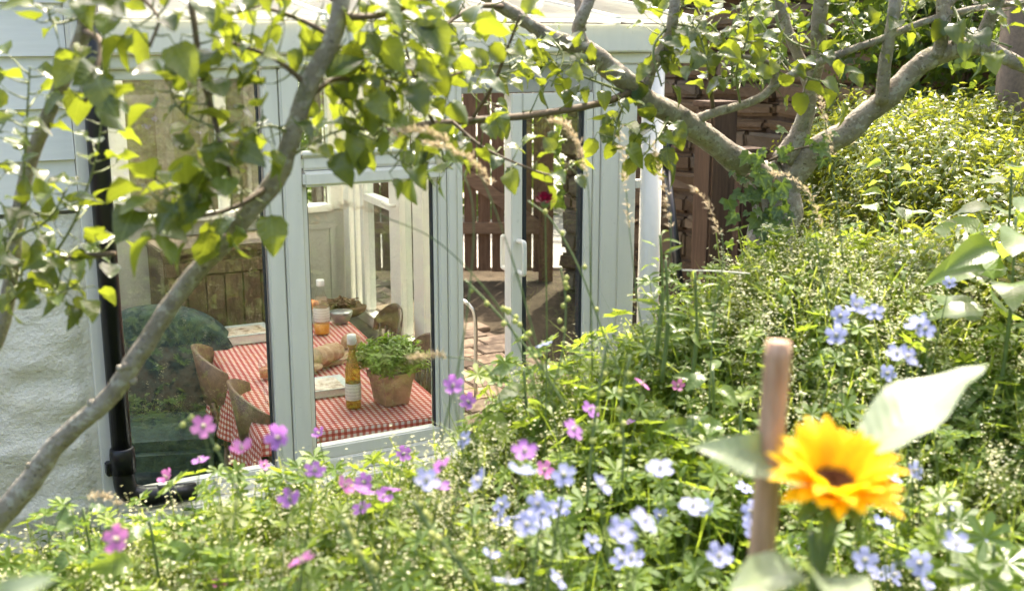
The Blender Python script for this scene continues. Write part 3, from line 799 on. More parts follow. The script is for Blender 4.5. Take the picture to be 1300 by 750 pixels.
MB().lathe([(.0330, .038), (.0333, .039), (.0333, .108), (.0330, .109)], 24, cap=False).build('label', M['label_white'], ob)
MB().lathe([(.013, .272), (.0185, .276), (.0195, .30), (.0185, .315), (0, .316)], 18).build('stopper', M['cap'], ob)
for sg in (-1, 1): MB().tube([(sg * .017, 0, .245), (sg * .024, .004, .275), (sg * .019, 0, .30)], .0018, 6).build('clip_wire', M['steel'], ob)

# herb pot
p = PZ(497, 510, .755); hp = empty('herb_pot', (p.x, p.y, .756), TA + R(12), 'square terracotta pot full of bright green herb seedlings', 'plant pot')
def frustum(b, t, z0, z1): return [(-b, -b, z0), (b, -b, z0), (b, b, z0), (-b, b, z0), (-t, -t, z1), (t, -t, z1), (t, t, z1), (-t, t, z1)], [(3, 2, 1, 0), (0, 1, 5, 4), (1, 2, 6, 5), (2, 3, 7, 6), (3, 0, 4, 7), (4, 5, 6, 7)]
MB().add(*frustum(.055, .070, 0, .110)).build('body', M['terracotta'], hp)
MB().add(*frustum(.0745, .077, .107, .138)).build('rim', M['terracotta'], hp)
def blade(l, w_, bend=.3, n=3):
    V = []; F = []
    for i in range(n + 1):
        u = i / n; ww = w_ * math.sin(math.pi * min(1, .12 + .88 * u) ** .8) if i < n else 0.0002
        V += [(-ww / 2, u * l, -bend * l * u * u + abs(ww) * .15), (ww / 2, u * l, -bend * l * u * u + abs(ww) * .15)]
    for i in range(n): a = 2 * i; F.append((a, a + 1, a + 3, a + 2))
    return V, F
def xf(part, M_): return [tuple(M_ @ Vector(v)) for v in part[0]], part[1]
def make_tpl(parts, prs):
    V, F = tri_template([p for p in parts]); pr = np.concatenate([np.full(len(p[0]), q) for p, q in zip(parts, prs)]); return V, F, pr
def rotm(yaw, pitch, roll=0): return Matrix.Rotation(yaw, 4, 'Z') @ Matrix.Rotation(pitch, 4, 'X') @ Matrix.Rotation(roll, 4, 'Y')
parts = []; pr = []
for k in range(9):
    parts.append(xf(blade(.022, .009, .4, 2), Matrix.Translation((0, 0, .012 + .006 * k)) @ rotm(k * 2.4, rng.uniform(.1, .9)))); pr.append(rng.random())
parts.append(([(-.0007, 0, 0), (.0007, 0, 0), (.0007, 0, .06), (-.0007, 0, .06)], [(0, 1, 2, 3)])); pr.append(.3)
tp = make_tpl(parts, pr); N = 420
pos = np.stack([nrg.uniform(-.088, .088, N), nrg.uniform(-.088, .088, N), nrg.uniform(.112, .155, N)], 1)
pos[:, 2] += .05 * (1 - (np.abs(pos[:, 0]) + np.abs(pos[:, 1])) / .19)
h_ = join_scatter('seedlings', [scatter(tp, pos, nrg.uniform(0, 6.3, N), pos[:, 1] * -5 + nrg.normal(0, .3, N), pos[:, 0] * 5 + nrg.normal(0, .3, N), nrg.uniform(.9, 1.7, N), nrg.random(N))], M['herb'], hp)
h_['kind'] = 'stuff'

def bowl(px, py, r, hgt, outer, inner, label):
    p = PZ(px, py, .755); t = empty('bowl', (p.x, p.y, .756), 0, label, 'bowl')
    MB().lathe([(r * .55, 0), (r * .6, .004), (r * .85, hgt * .5), (r, hgt), (r * .985, hgt + .003)], 28).build('shell', M[outer], t)
    o = MB().lathe([(0, hgt * .25), (r * .55, hgt * .3), (r * .82, hgt * .6), (r * .965, hgt + .002)], 28, cap=False).build('inside', M[inner], t)
    return t
bowl(433, 410, .066, .062, 'enamel_grey', 'enamel_teal', 'small round bowl with teal inside right of juice bottle')
bowl(378, 412, .085, .075, 'enamel_grey', 'enamel_grey', 'grey metal bowl half hidden behind the mullion')
p = PZ(386, 400, .80); sq = empty('squash', (p.x, p.y + .05, .80), R(30), 'smooth orange squash behind the juice bottle', 'squash')
MB().lathe([(0, 0), (.03, .004), (.055, .03), (.05, .06), (.02, .078), (0, .08)], 20, None, True, 1.5, 1).build('fruit', M['orange'], sq)
MB().tube([(0, 0, .078), (.005, .002, .095)], [.008, .005], 8).build('stalk', M['twig'], sq)
# side console with a tray of dried stems behind the table
cs_p = TC + TF * (TLEN / 2 + .17) + TW * .10
cs = empty('side_console', cs_p, TA, 'low pale console behind the far end of the table', 'console')
MB().box((-.30, -.13, .70), (.30, .13, .73), .004).build('top', M['panel'], cs)
MB().box((-.28, -.11, 0), (.28, .11, .698)).build('cabinet', M['panel'], cs)
p = PZ(432, 388, .79); bk = empty('dried_stem_tray', (p.x, p.y, .731), TA, 'brown tray heaped with dried stems behind the teal bowl', 'tray')
MB().lathe([(.10, 0), (.13, .02), (.14, .05), (.135, .052)], 24, None, True, 1.1, .7).build('tray', M['basket'], bk)
mm = MB()
for k in range(90):
    a = rng.uniform(0, 6.28); r = rng.uniform(0, .12); x, y = r * math.cos(a) * 1.1, r * math.sin(a) * .7; dx, dy = rng.uniform(-.05, .05), rng.uniform(-.03, .03)
    mm.tube([(x - dx, y - dy, .045 + rng.uniform(0, .05)), (x, y, .06 + .04 * (1 - r / .12) + rng.uniform(0, .02)), (x + dx, y + dy, .045 + rng.uniform(0, .05))], .004, 5)
o = mm.build('stems', M['basket'], bk); o['kind'] = 'stuff'
for px, py, hgt, drink, lab in ((338, 481, .085, 'peach', 'small glass of peach coloured drink at left edge of mullion'), (345, 512, .08, None, 'empty glass tumbler on cloth at left edge of mullion')):
    p = PZ(px, py, .755); t = empty('tumbler', (p.x, p.y, .756), 0, lab, 'glass')
    MB().lathe([(.026, 0), (.028, .003), (.034, hgt), (.0325, hgt), (.0265, .008), (0, .007)], 22).build('glass', M['tumbler'], t)
    if drink: MB().lathe([(0, .009), (.0255, .010), (.029, .052), (0, .052)], 22).build('drink', M[drink], t)

# cupboard at the back; added chair shape stands in for a pane reflection
p = FL(.24, RD - .25, 0); cp = empty('plank_cupboard', p, HEAD, 'old brown plank fronted cupboard against the rear wall', 'cupboard')
MB().box((-.31, -.18, .10), (.33, .22, 1.16), .005).build('carcass', M['cupboard'], cp)
MB().box((-.33, -.22, 1.16), (.35, .23, 1.195), .006).build('top', M['cupboard'], cp)
for k in range(6): MB().box((-.295 + k * .1, -.196, .19), (-.295 + k * .1 + .095, -.181, 1.04), .003).build('plank', M['cupboard'], cp)
MB().box((-.305, -.205, 1.045), (.325, -.182, 1.12), .004).box((-.305, -.205, .105), (.325, -.182, .185), .004).build('rail', M['cupboard'], cp)
for sx in (-.27, .29): MB().box((sx - .03, -.15, 0), (sx + .03, .18, .10)).build('foot', M['cupboard'], cp)
p = P(196, 490, 5.6); ac = empty('reflection_stand_in', (p.x, p.y, 0), R(10), 'dark teal rounded chair shape standing in for a reflection at left inside the glass', 'reflection_stand_in')
V = []; F = []; n = 20
prof = [(-.40, .25)] + [(-.40 * math.cos(math.pi * k / n), .62 + .34 * math.sin(math.pi * k / n) ** .8) for k in range(n + 1)] + [(.40, .25)]
for y in (0.0, .05, .17, .22):
    sh = .03 if y in (0.0, .22) else 0
    for x, z in prof: V.append((x * (1 - sh), y + (z - .25) * .10, z - sh))
k = len(prof)
for j in range(3):
    for i in range(k - 1): F.append((j * k + i, j * k + i + 1, (j + 1) * k + i + 1, (j + 1) * k + i))
F += [tuple(range(k - 1, -1, -1)), tuple(3 * k + i for i in range(k))]
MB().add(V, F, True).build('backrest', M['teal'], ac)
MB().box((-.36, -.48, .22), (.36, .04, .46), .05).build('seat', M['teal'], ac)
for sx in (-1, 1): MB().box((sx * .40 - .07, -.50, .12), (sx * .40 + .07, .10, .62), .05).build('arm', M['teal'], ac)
for sx in (-.33, .33):
    for sy in (-.42, .1): MB().tube([(sx, sy, .24), (sx, sy, 0)], [.024, .016], 8).build('leg', M['chair_dark'], ac)

# ------------------------------------------------------------------ apple trees
def apple_leaf(seed, L=.07, W=.046, pet=.018, serr=True):
    r = random.Random(seed); n = 9; V = []; F = []
    fold = r.uniform(.10, .6); curl = r.uniform(-.15, .8); tw = r.uniform(-.6, .6); wav = r.uniform(.05, .26)
    for i in range(n + 1):
        u = i / n
        hw_ = W / 2 * (math.sin(math.pi * u ** .78) ** .75 if 0 < u < 1 else 0) * (1 - .15 * u)
        if serr and 0 < i < n: hw_ *= 1 + (.05 if i % 2 else -.03)
        y = pet + u * L; zc = -curl * L * (u ** 2) * .8 + .05 * L * math.sin(u * 3.0)
        for k in (-1, -.5, 0, .5, 1):
            x = hw_ * k; z = zc + fold * abs(x) * (1 + .2 * k) + wav * hw_ * math.sin(u * 12 + k * 2 + seed) * abs(k)
            a = tw * u; V.append((x * math.cos(a) - z * math.sin(a) * .6, y + (0.006 * abs(k) if i == 0 else 0), z * math.cos(a) + x * math.sin(a)))
    for i in range(n):
        for k in range(4): a = i * 5 + k; F.append((a, a + 1, a + 6, a + 5))
    m = MB().add(V, F, True)
    m.add([(-.0011, 0, 0), (.0011, 0, 0), (.0009, pet + .002, .0005), (-.0009, pet + .002, .0005), (0, 0, -.0015), (0, pet, -.001)], [(0, 1, 2, 3), (1, 4, 5, 2), (4, 0, 3, 5)], True)
    return m.mesh('leaf', M['apple_leaf'])
AL = [apple_leaf(i, L=.066 + .004 * (i % 4), W=.052 + .004 * (i % 3)) for i in range(14)]

def leaf_at(tree, pos, ydir, zdir, scale, meshes=AL):
    y = ydir.normalized(); z = (zdir - y * zdir.dot(y)).normalized(); x = y.cross(z)
    m = Matrix(((x.x, y.x, z.x, pos.x), (x.y, y.y, z.y, pos.y), (x.z, y.z, z.z, pos.z), (0, 0, 0, 1))) @ Matrix.Scale(scale, 4)
    o = mesh_obj('leaf', meshes[rng.randrange(len(meshes))], None, tree)
    o.matrix_local = Matrix.Translation(-tree.location) @ m
    return o

class Path(list): obj = None
def wood_path(tree, name, ctrl, mat, n=8, sides=12, rough=.16, seed=0):
    """ctrl: (px, py, depth, radius in px at that depth)."""
    pts = []
    for px, py, d, r in ctrl: q = P(px, py, d); pts.append((q.x, q.y, q.z, r * d / FPX))
    sp = spline(pts, n)
    P3 = [Vector(q[:3]) - tree.location for q in sp]; rr = [max(.0012, q[3]) for q in sp]
    if rough: P3 = [q + Vector((noise.noise(q * 9), noise.noise(q * 9 + Vector((7, 0, 0))), noise.noise(q * 9 + Vector((0, 7, 0))))) * r * .35 for q, r in zip(P3, rr)]
    o = MB().tube(P3, rr, sides, True, rough, seed).build(name, mat, tree)
    out = Path(q + tree.location for q in P3); out.obj = o
    return out
def knots(tree, path, k, r):
    m = MB()
    for i in range(k):
        q = path[rng.randrange(2, len(path) - 2)] - tree.location; d = Vector((rng.uniform(-1, 1), rng.uniform(-1, -.1), rng.uniform(-.6, 1))).normalized()
        m.tube([q + d * r * .5, q + d * r * 1.12, q + d * r * 1.35], [r * .5, r * .38, r * .2], 8, True, .3, i)
    m.build('knot', M['bark'], tree)['kind'] = 'stuff'
NLEAF = {}; EXTRA = {}
def leaves_on(tree, path, count, size=(.8, 1.15), u0=.1, u1=1.0, spur=.03, droop=.35):
    m = MB(); nl = 0; count = int(count * 1.3)
    for i in range(count):
        u = u0 + (u1 - u0) * (i + rng.uniform(0, .9)) / count; k = min(len(path) - 2, int(u * (len(path) - 1)))
        f = u * (len(path) - 1) - k; p = path[k].lerp(path[k + 1], min(1, f)); t = (path[k + 1] - path[k]).normalized()
        ang = i * 2.4 + rng.uniform(-.5, .5); a = t.orthogonal().normalized(); b = t.cross(a)
        side_ = a * math.cos(ang) + b * math.sin(ang)
        sp = spur * rng.uniform(.2, 1.6); q = p + side_ * sp + Vector((0, 0, sp * .3))
        if sp > .008: m.tube([p - tree.location, (p + q) / 2 + Vector((0, 0, -.002)) - tree.location, q - tree.location], [.0022, .0016, .0013], 5)
        yd = side_ * 1.0 + t * .55 + Vector((0, 0, rng.uniform(-droop - .35, .45))) + Vector((rng.gauss(0, .35), rng.gauss(0, .35), 0))
        zd = Vector((rng.gauss(0, .55), rng.gauss(0, .55) - .15, 1.0))
        if NLEAF.get(tree.name, 0) >= 296:
            EXTRA.setdefault(tree.name, []).append((q - tree.location, yd, zd, rng.uniform(*size) * .82)); continue
        lo = leaf_at(tree, q, yd, zd, (rng.uniform(*size) if rng.random() < .75 else rng.uniform(.5, .8)) * .82); lo.parent = path.obj; NLEAF[tree.name] = NLEAF.get(tree.name, 0) + 1; nl += 1
    if m.v: m.build('spur', M['greentwig'], path.obj)['kind'] = 'stuff'

# tree at left: its trunk stands just outside the frame
ta = empty('apple_tree', P(-190, 870, 2.15) - Vector((0, 0, .1)), 0, 'apple tree with long slanting grey limb across the white wall at left', 'tree', 'apple trees')
B = M['bark']
m1 = wood_path(ta, 'branch', [(-215, 960, 2.16, 27.9), (-120, 800, 2.13, 21.3), (-40, 705, 2.1, 17.2), (25, 625, 2.07, 14.8), (90, 545, 2.05, 12.3), (150, 490, 2.02, 12.3), (180, 445, 2.0, 12.3), (235, 365, 1.98, 11.5), (290, 298, 1.96, 11.5), (345, 235, 1.95, 12.3), (368, 180, 1.93, 11.9), (392, 110, 1.9, 11.5), (425, 40, 1.88, 11.5), (442, -30, 1.86, 10.7), (480, -160, 1.8, 9.0), (540, -300, 1.8, 6.6)], B, 9, 16, .14)
knots(ta, m1[20:110], 9, .018)
m2 = wood_path(ta, 'branch', [(-150, 830, 2.14, 21.3), (-90, 640, 2.2, 14.8), (-30, 490, 2.2, 10.7), (2, 420, 2.18, 9.0), (12, 350, 2.15, 9.0), (25, 270, 2.12, 8.2), (42, 195, 2.1, 9.0), (72, 120, 2.06, 9.0), (100, 60, 2.02, 9.8), (112, 0, 2.0, 9.8), (130, -120, 2.0, 8.2), (150, -280, 2.0, 5.7)], B, 8, 14, .16, 3)
knots(ta, m2[20:60], 4, .014)
T = M['twig']; G = M['greentwig']
def tw(tree, c, mat=T, n=6):
    k = .55 if mat is G else .8
    return wood_path(tree, 'twig', [(a, b_, d_, r_ * k) for a, b_, d_, r_ in c], mat, n, 7, .0)
t = tw(ta, [(8, 385, 2.16, 6), (60, 337, 2.1, 5), (100, 326, 2.05, 5), (146, 322, 2.02, 4.5)]); leaves_on(ta, t, 10, (.7, 1.0))
t = tw(ta, [(58, 338, 2.1, 4), (90, 290, 2.06, 3), (112, 235, 2.02, 2.5), (124, 190, 2.0, 2), (130, 140, 2.0, 1.5)], G); leaves_on(ta, t, 13, (.7, 1.0))
t = tw(ta, [(28, 265, 2.1, 4), (32, 190, 2.06, 3), (36, 120, 2.02, 2.4), (38, 85, 2.0, 1.6)], G); leaves_on(ta, t, 13, (.7, 1.0))
t = tw(ta, [(15, 335, 2.1, 4), (-10, 250, 2.05, 3), (-5, 180, 2.0, 2), (10, 150, 2.0, 1.5)], G); leaves_on(ta, t, 9, (.7, 1.0))
t = tw(ta, [(60, 345, 2.1, 4), (75, 370, 2.02, 3), (100, 360, 1.98, 2)], G); leaves_on(ta, t, 10, (.6, .95))
t = tw(ta, [(10, 380, 2.15, 4), (25, 360, 2.1, 3), (30, 330, 2.05, 2)], G); leaves_on(ta, t, 9, (.7, 1.0))
t = tw(ta, [(20, 300, 2.1, 4), (60, 280, 2.0, 3), (85, 240, 1.96, 2)], G); leaves_on(ta, t, 10, (.7, 1.0))
t = tw(ta, [(108, 40, 2.0, 6), (128, 55, 1.9, 5), (120, 100, 1.86, 4), (108, 130, 1.85, 3)]); leaves_on(ta, t, 11, (.9, 1.35), droop=.7)
t = tw(ta, [(112, 5, 2.0, 5), (160, -10, 1.85, 4), (200, 20, 1.78, 3), (190, 60, 1.75, 2.5)]); leaves_on(ta, t, 11, (1.0, 1.5), droop=.8)
t = tw(ta, [(300, -140, 1.85, 8), (246, -30, 1.84, 6), (248, 40, 1.83, 5), (258, 100, 1.84, 5), (276, 165, 1.85, 4.5), (296, 240, 1.86, 4)]); leaves_on(ta, t, 26, (.8, 1.2), .12, 1, .035)
t = tw(ta, [(345, 235, 1.95, 6), (300, 262, 1.9, 4), (250, 275, 1.86, 3), (205, 268, 1.84, 2.4)]); leaves_on(ta, t, 16, (.85, 1.25), .1)
t = tw(ta, [(296, 238, 1.86, 4), (250, 225, 1.84, 3), (210, 250, 1.83, 2.4), (185, 290, 1.83, 2)], G); leaves_on(ta, t, 13, (.85, 1.25))
t = tw(ta, [(276, 165, 1.85, 4), (230, 140, 1.84, 3), (215, 110, 1.84, 2)], G); leaves_on(ta, t, 9, (.8, 1.2))
t = tw(ta, [(392, 110, 1.9, 5), (350, 75, 1.86, 4), (310, 60, 1.84, 3), (280, 50, 1.84, 2)]); leaves_on(ta, t, 13, (.8, 1.15))
t = tw(ta, [(420, 45, 1.88, 5), (380, 25, 1.9, 4), (330, 10, 1.92, 3), (290, 20, 1.95, 2)]); leaves_on(ta, t, 11, (.7, 1.1))
t = tw(ta, [(372, 170, 1.93, 5), (340, 160, 1.88, 3.5), (310, 175, 1.85, 2.5), (300, 205, 1.85, 2)], G); leaves_on(ta, t, 11, (.8, 1.1))
t = tw(ta, [(430, 20, 1.87, 8), (462, 22, 1.9, 6), (500, 15, 1.95, 5), (560, -10, 2.0, 4)]); leaves_on(ta, t, 15, (.8, 1.3), droop=.9)
t = tw(ta, [(385, 130, 1.9, 4), (430, 100, 1.95, 4), (480, 120, 2.0, 3), (520, 165, 2.05, 2.5)]); leaves_on(ta, t, 19, (.75, 1.1))
t = tw(ta, [(405, 80, 1.9, 4), (450, 60, 1.95, 3), (490, 80, 2.0, 2.5), (510, 110, 2.02, 2)], G); leaves_on(ta, t, 15, (.75, 1.15))
t = tw(ta, [(360, 205, 1.94, 4), (400, 180, 1.95, 3), (440, 165, 1.98, 2.5), (480, 180, 2.0, 2)], G); leaves_on(ta, t, 12, (.75, 1.1))
t = tw(ta, [(430, 60, 1.95, 4), (470, 95, 2.05, 3), (530, 110, 2.15, 2.5), (590, 90, 2.2, 2)]); leaves_on(ta, t, 20, (.75, 1.1))
t = tw(ta, [(500, 40, 2.0, 4), (545, 60, 2.1, 3), (600, 50, 2.15, 2)], G); leaves_on(ta, t, 14, (.75, 1.1))
t = tw(ta, [(420, 110, 1.95, 3), (455, 150, 2.05, 2.5), (500, 200, 2.1, 2), (540, 215, 2.12, 1.6)], G); leaves_on(ta, t, 14, (.7, 1.0))
t = tw(ta, [(22, 290, 2.1, 4), (5, 330, 2.02, 3), (20, 375, 1.98, 2)], G); leaves_on(ta, t, 10, (.7, 1.0))
t = tw(ta, [(110, 20, 2.0, 4), (70, 30, 1.95, 3), (60, 10, 1.92, 2)], G); leaves_on(ta, t, 6, (.8, 1.2))
for u, v in (((470, -150), (260, -260)), ((510, -250), (700, -260)), ((130, -120), (-60, -200)), ((140, -200), (300, -200))):
    t = tw(ta, [(u[0], u[1], 1.85, 6), ((u[0] + v[0]) / 2, (u[1] + v[1]) / 2 - 20, 1.8, 4), (v[0], v[1], 1.8, 2)]); leaves_on(ta, t, 12)

# tree at right
tp_ = P(985, 420, 3.45)
tr_ = empty('apple_tree', (tp_.x, tp_.y, ground_z(tp_.x, tp_.y) - .05), 0, 'apple tree with ivy clad trunk and spreading limbs in front of stone wall', 'tree', 'apple trees')
q = P(985, 420, 3.45); gp = tr_.location.copy()
wood_path(tr_, 'trunk', [(972, 640, 3.35, 40), (975, 520, 3.4, 35), (978, 400, 3.45, 31), (981, 320, 3.45, 30), (985, 262, 3.45, 31), (984, 235, 3.45, 26), (965, 218, 3.42, 22)], B, 8, 18, .18)
l1 = wood_path(tr_, 'branch', [(1000, 270, 3.45, 18.7), (965, 222, 3.38, 16.4), (915, 185, 3.3, 14.8), (870, 152, 3.2, 14.0), (820, 122, 3.1, 14.0), (775, 88, 3.0, 13.3), (740, 62, 2.95, 12.5), (690, 42, 2.9, 9.4), (640, 10, 2.85, 8.6), (590, -25, 2.8, 7.8), (500, -90, 2.7, 6.2)], B, 8, 16, .15, 5)
knots(tr_, l1[8:50], 8, .028)
wood_path(tr_, 'branch', [(990, 262, 3.55, 18.7), (950, 222, 3.5, 14.8), (915, 192, 3.5, 14.0), (885, 172, 3.5, 13.3), (868, 162, 3.5, 11.7)], B, 6, 14, .16, 6)
l1b = wood_path(tr_, 'branch', [(800, 118, 3.05, 5.5), (770, 129, 2.95, 4.7), (690, 145, 2.75, 4.7), (600, 152, 2.55, 4.7), (540, 158, 2.45, 4.3), (490, 166, 2.35, 3.9), (440, 160, 2.25, 2.3)], T, 8, 10, .1, 7)
f1 = wood_path(tr_, 'branch', [(815, 118, 3.1, 9.4), (828, 85, 3.08, 8.6), (848, 50, 3.05, 7.8), (856, 10, 3.0, 7.0), (862, -60, 3.0, 5.5)], B, 7, 12, .15, 8)
f2 = wood_path(tr_, 'branch', [(742, 62, 2.95, 9.4), (735, 40, 2.93, 8.6), (742, 15, 2.9, 7.8), (758, -20, 2.9, 7.0), (790, -80, 2.9, 5.5)], B, 7, 12, .15, 9)
f3 = wood_path(tr_, 'branch', [(740, 40, 2.93, 5.5), (735, 10, 2.93, 5.5), (728, -40, 2.93, 4.7)], B, 6, 10, .15, 9)
l3 = wood_path(tr_, 'branch', [(885, 150, 3.22, 7.0), (905, 143, 3.2, 5.9), (935, 135, 3.2, 5.5), (965, 124, 3.2, 5.5), (990, 105, 3.2, 5.5), (1035, 82, 3.2, 5.1), (1110, 53, 3.2, 4.7), (1180, 26, 3.2, 4.3), (1260, 8, 3.2, 3.9), (1340, 0, 3.2, 3.1)], B, 8, 10, .12, 10)
l3b = wood_path(tr_, 'twig', [(980, 112, 3.2, 4.7), (984, 92, 3.18, 4.3), (970, 78, 3.16, 3.9), (945, 72, 3.14, 3.1), (920, 74, 3.1, 2.3)], B, 6, 8, .1, 11)
l4 = wood_path(tr_, 'branch', [(995, 205, 3.4, 14.0), (1015, 168, 3.38, 11.7), (1028, 130, 3.35, 10.1), (1036, 80, 3.3, 9.4), (1041, 20, 3.25, 9.4), (1045, -60, 3.2, 7.8)], B, 8, 12, .14, 12)
l4b = wood_path(tr_, 'branch', [(1028, 110, 3.34, 7.8), (1014, 75, 3.32, 7.0), (1000, 40, 3.3, 7.0), (990, 0, 3.28, 7.0), (975, -60, 3.25, 6.2)], B, 7, 12, .14, 13)
l5 = wood_path(tr_, 'branch', [(985, 262, 3.45, 20.3), (1030, 200, 3.4, 16.4), (1080, 160, 3.35, 14.8), (1125, 122, 3.3, 14.0), (1165, 88, 3.28, 13.3), (1195, 68, 3.25, 12.5), (1235, 60, 3.2, 11.7), (1262, 66, 3.2, 10.1), (1300, 85, 3.2, 8.6), (1380, 120, 3.2, 7.0)], B, 8, 16, .13, 14)
l5b = wood_path(tr_, 'branch', [(1118, 128, 3.28, 8.6), (1126, 70, 3.22, 7.8), (1134, 20, 3.18, 7.8), (1142, -50, 3.15, 7.0)], B, 7, 12, .12, 15)
l5c = wood_path(tr_, 'branch', [(1192, 70, 3.24, 8.6), (1198, 35, 3.2, 8.6), (1198, 0, 3.2, 8.6), (1190, -60, 3.2, 7.0)], B, 7, 12, .12, 16)
l5d = wood_path(tr_, 'branch', [(1245, 62, 3.2, 9.4), (1256, 25, 3.18, 8.6), (1270, -10, 3.15, 8.6), (1290, -70, 3.1, 7.0)], B, 7, 12, .12, 17)
wood_path(tr_, 'branch', [(1198, 15, 3.2, 5.5), (1212, -5, 3.2, 4.7), (1226, -40, 3.2, 3.9)], B, 6, 10, .1, 18)
knots(tr_, l5[12:50], 7, .027)
leaves_on(tr_, l1b, 22, (.8, 1.15), .25, 1, .04)
t = tw(tr_, [(600, 150, 2.55, 3), (625, 110, 2.5, 3), (645, 60, 2.45, 2.5), (660, 20, 2.4, 2)]); leaves_on(tr_, t, 15, (.8, 1.1))
t = tw(tr_, [(550, 156, 2.46, 3), (530, 110, 2.4, 2.5), (515, 60, 2.35, 2), (505, 20, 2.3, 2)]); leaves_on(tr_, t, 17, (.8, 1.15))
t = tw(tr_, [(575, 155, 2.5, 3), (610, 185, 2.45, 2.5), (650, 205, 2.42, 2), (700, 222, 2.4, 1.6), (728, 205, 2.38, 1.2)]); leaves_on(tr_, t, 15, (.75, 1.0), .1, 1, .02)
t = tw(tr_, [(530, 160, 2.44, 3), (560, 200, 2.4, 2), (575, 215, 2.38, 1.5)], G); leaves_on(tr_, t, 8, (.7, 1.0))
t = tw(tr_, [(800, 120, 3.05, 4), (760, 105, 2.9, 3), (720, 90, 2.8, 2)], G); leaves_on(tr_, t, 12, (.8, 1.1))
t = tw(tr_, [(690, 42, 2.9, 4), (670, 70, 2.8, 3), (640, 95, 2.7, 2)], G); leaves_on(tr_, t, 12, (.8, 1.1))
t = tw(tr_, [(850, 145, 3.15, 4), (835, 175, 3.05, 3), (815, 200, 3.0, 2)], G); leaves_on(tr_, t, 13, (.9, 1.3), droop=1.2)
t = tw(tr_, [(800, 115, 3.08, 4), (785, 150, 3.0, 3), (778, 185, 2.95, 2)], G); leaves_on(tr_, t, 10, (.9, 1.25), droop=1.2)
leaves_on(tr_, f1, 13, (.8, 1.1), .3, 1, .06)
t = tw(tr_, [(855, 30, 3.05, 4), (885, 40, 3.0, 3), (900, 90, 3.0, 2)], G); leaves_on(tr_, t, 14, (.8, 1.15))
t = tw(tr_, [(905, 140, 3.2, 4), (900, 90, 3.15, 3), (895, 40, 3.1, 2), (880, 0, 3.1, 2)]); leaves_on(tr_, t, 16, (.8, 1.2))
t = tw(tr_, [(940, 135, 3.2, 3), (935, 90, 3.15, 2.5), (950, 40, 3.1, 2), (945, -10, 3.1, 2)], G); leaves_on(tr_, t, 15, (.8, 1.25))
leaves_on(tr_, l4b, 8, (.8, 1.2), .55, 1, .06)
leaves_on(tr_, l3, 18, (.8, 1.25), .35, .95, .05, .8)
t = tw(tr_, [(1100, 55, 3.2, 3), (1080, 30, 3.2, 2.5), (1070, -10, 3.2, 2)], G); leaves_on(tr_, t, 14, (.8, 1.2))
t = tw(tr_, [(1160, 35, 3.2, 3), (1150, 10, 3.2, 2.5), (1170, -20, 3.2, 2)], G); leaves_on(tr_, t, 11, (.8, 1.2))
leaves_on(tr_, l5d, 8, (.8, 1.2), .4, 1, .07)
t = tw(tr_, [(640, 8, 2.85, 5), (600, 10, 2.7, 4), (560, 40, 2.6, 3), (545, 90, 2.55, 2)]); leaves_on(tr_, t, 17, (.8, 1.2))
t = tw(tr_, [(980, 5, 3.28, 4), (1000, 50, 3.25, 3), (1060, 70, 3.2, 2)], G); leaves_on(tr_, t, 9, (.8, 1.2))

t = tw(tr_, [(690, 42, 2.9, 4), (715, 70, 2.85, 3), (700, 110, 2.8, 2)], G); leaves_on(tr_, t, 10, (.8, 1.1))
t = tw(tr_, [(860, 20, 3.05, 4), (830, 60, 3.0, 3), (840, 110, 3.0, 2)], G); leaves_on(tr_, t, 10, (.8, 1.15))
t = tw(tr_, [(900, 30, 3.1, 3), (925, 60, 3.1, 2.5), (930, 110, 3.1, 2)], G); leaves_on(tr_, t, 12, (.8, 1.2))
t = tw(tr_, [(960, 20, 3.2, 3), (1010, 90, 3.15, 2.5), (1075, 110, 3.1, 2)], G); leaves_on(tr_, t, 10, (.8, 1.2))
t = tw(tr_, [(1210, 10, 3.2, 4), (1230, 40, 3.1, 3), (1285, 60, 3.05, 2)], G); leaves_on(tr_, t, 9, (1.0, 1.5), droop=1.0)
t = tw(tr_, [(540, -60, 2.75, 5), (470, -40, 2.6, 4), (420, 0, 2.5, 3)]); leaves_on(tr_, t, 14)
t = tw(tr_, [(860, -60, 3.0, 5), (960, -110, 3.0, 4), (1060, -120, 3.0, 3)]); leaves_on(tr_, t, 14)
M['apple_leaf_far'] = leaf_mat('apple_leaf_mass', [(0, (.022, .048, .022)), (.4, (.038, .075, .026)), (.75, (.075, .115, .028)), (1, (.15, .17, .035))], (.38, .45, .028), .33, .27, 'rnd')
for tree in (ta, tr_):
    V = []; F = []; Q_ = []; b = 0
    for (p0, yd, zd, s0) in EXTRA.get(tree.name, []):
        me = AL[rng.randrange(len(AL))]; y = yd.normalized(); z = (zd - y * zd.dot(y)).normalized(); x = y.cross(z)
        v = np.empty(len(me.vertices) * 3, np.float32); me.vertices.foreach_get('co', v); v = v.reshape(-1, 3) * s0
        V.append(v @ np.array([x, y, z]) + np.array(p0)); f = np.empty(len(me.loops), np.int32); me.loops.foreach_get('vertex_index', f)
        F.append(f.reshape(-1, 4) + b); b += len(v); Q_.append(np.full(len(v), rng.random()))
    if V:
        o = big_mesh('foliage', np.concatenate(V), np.concatenate(F), M['apple_leaf_far'], np.concatenate(Q_), tree, True); o['kind'] = 'stuff'

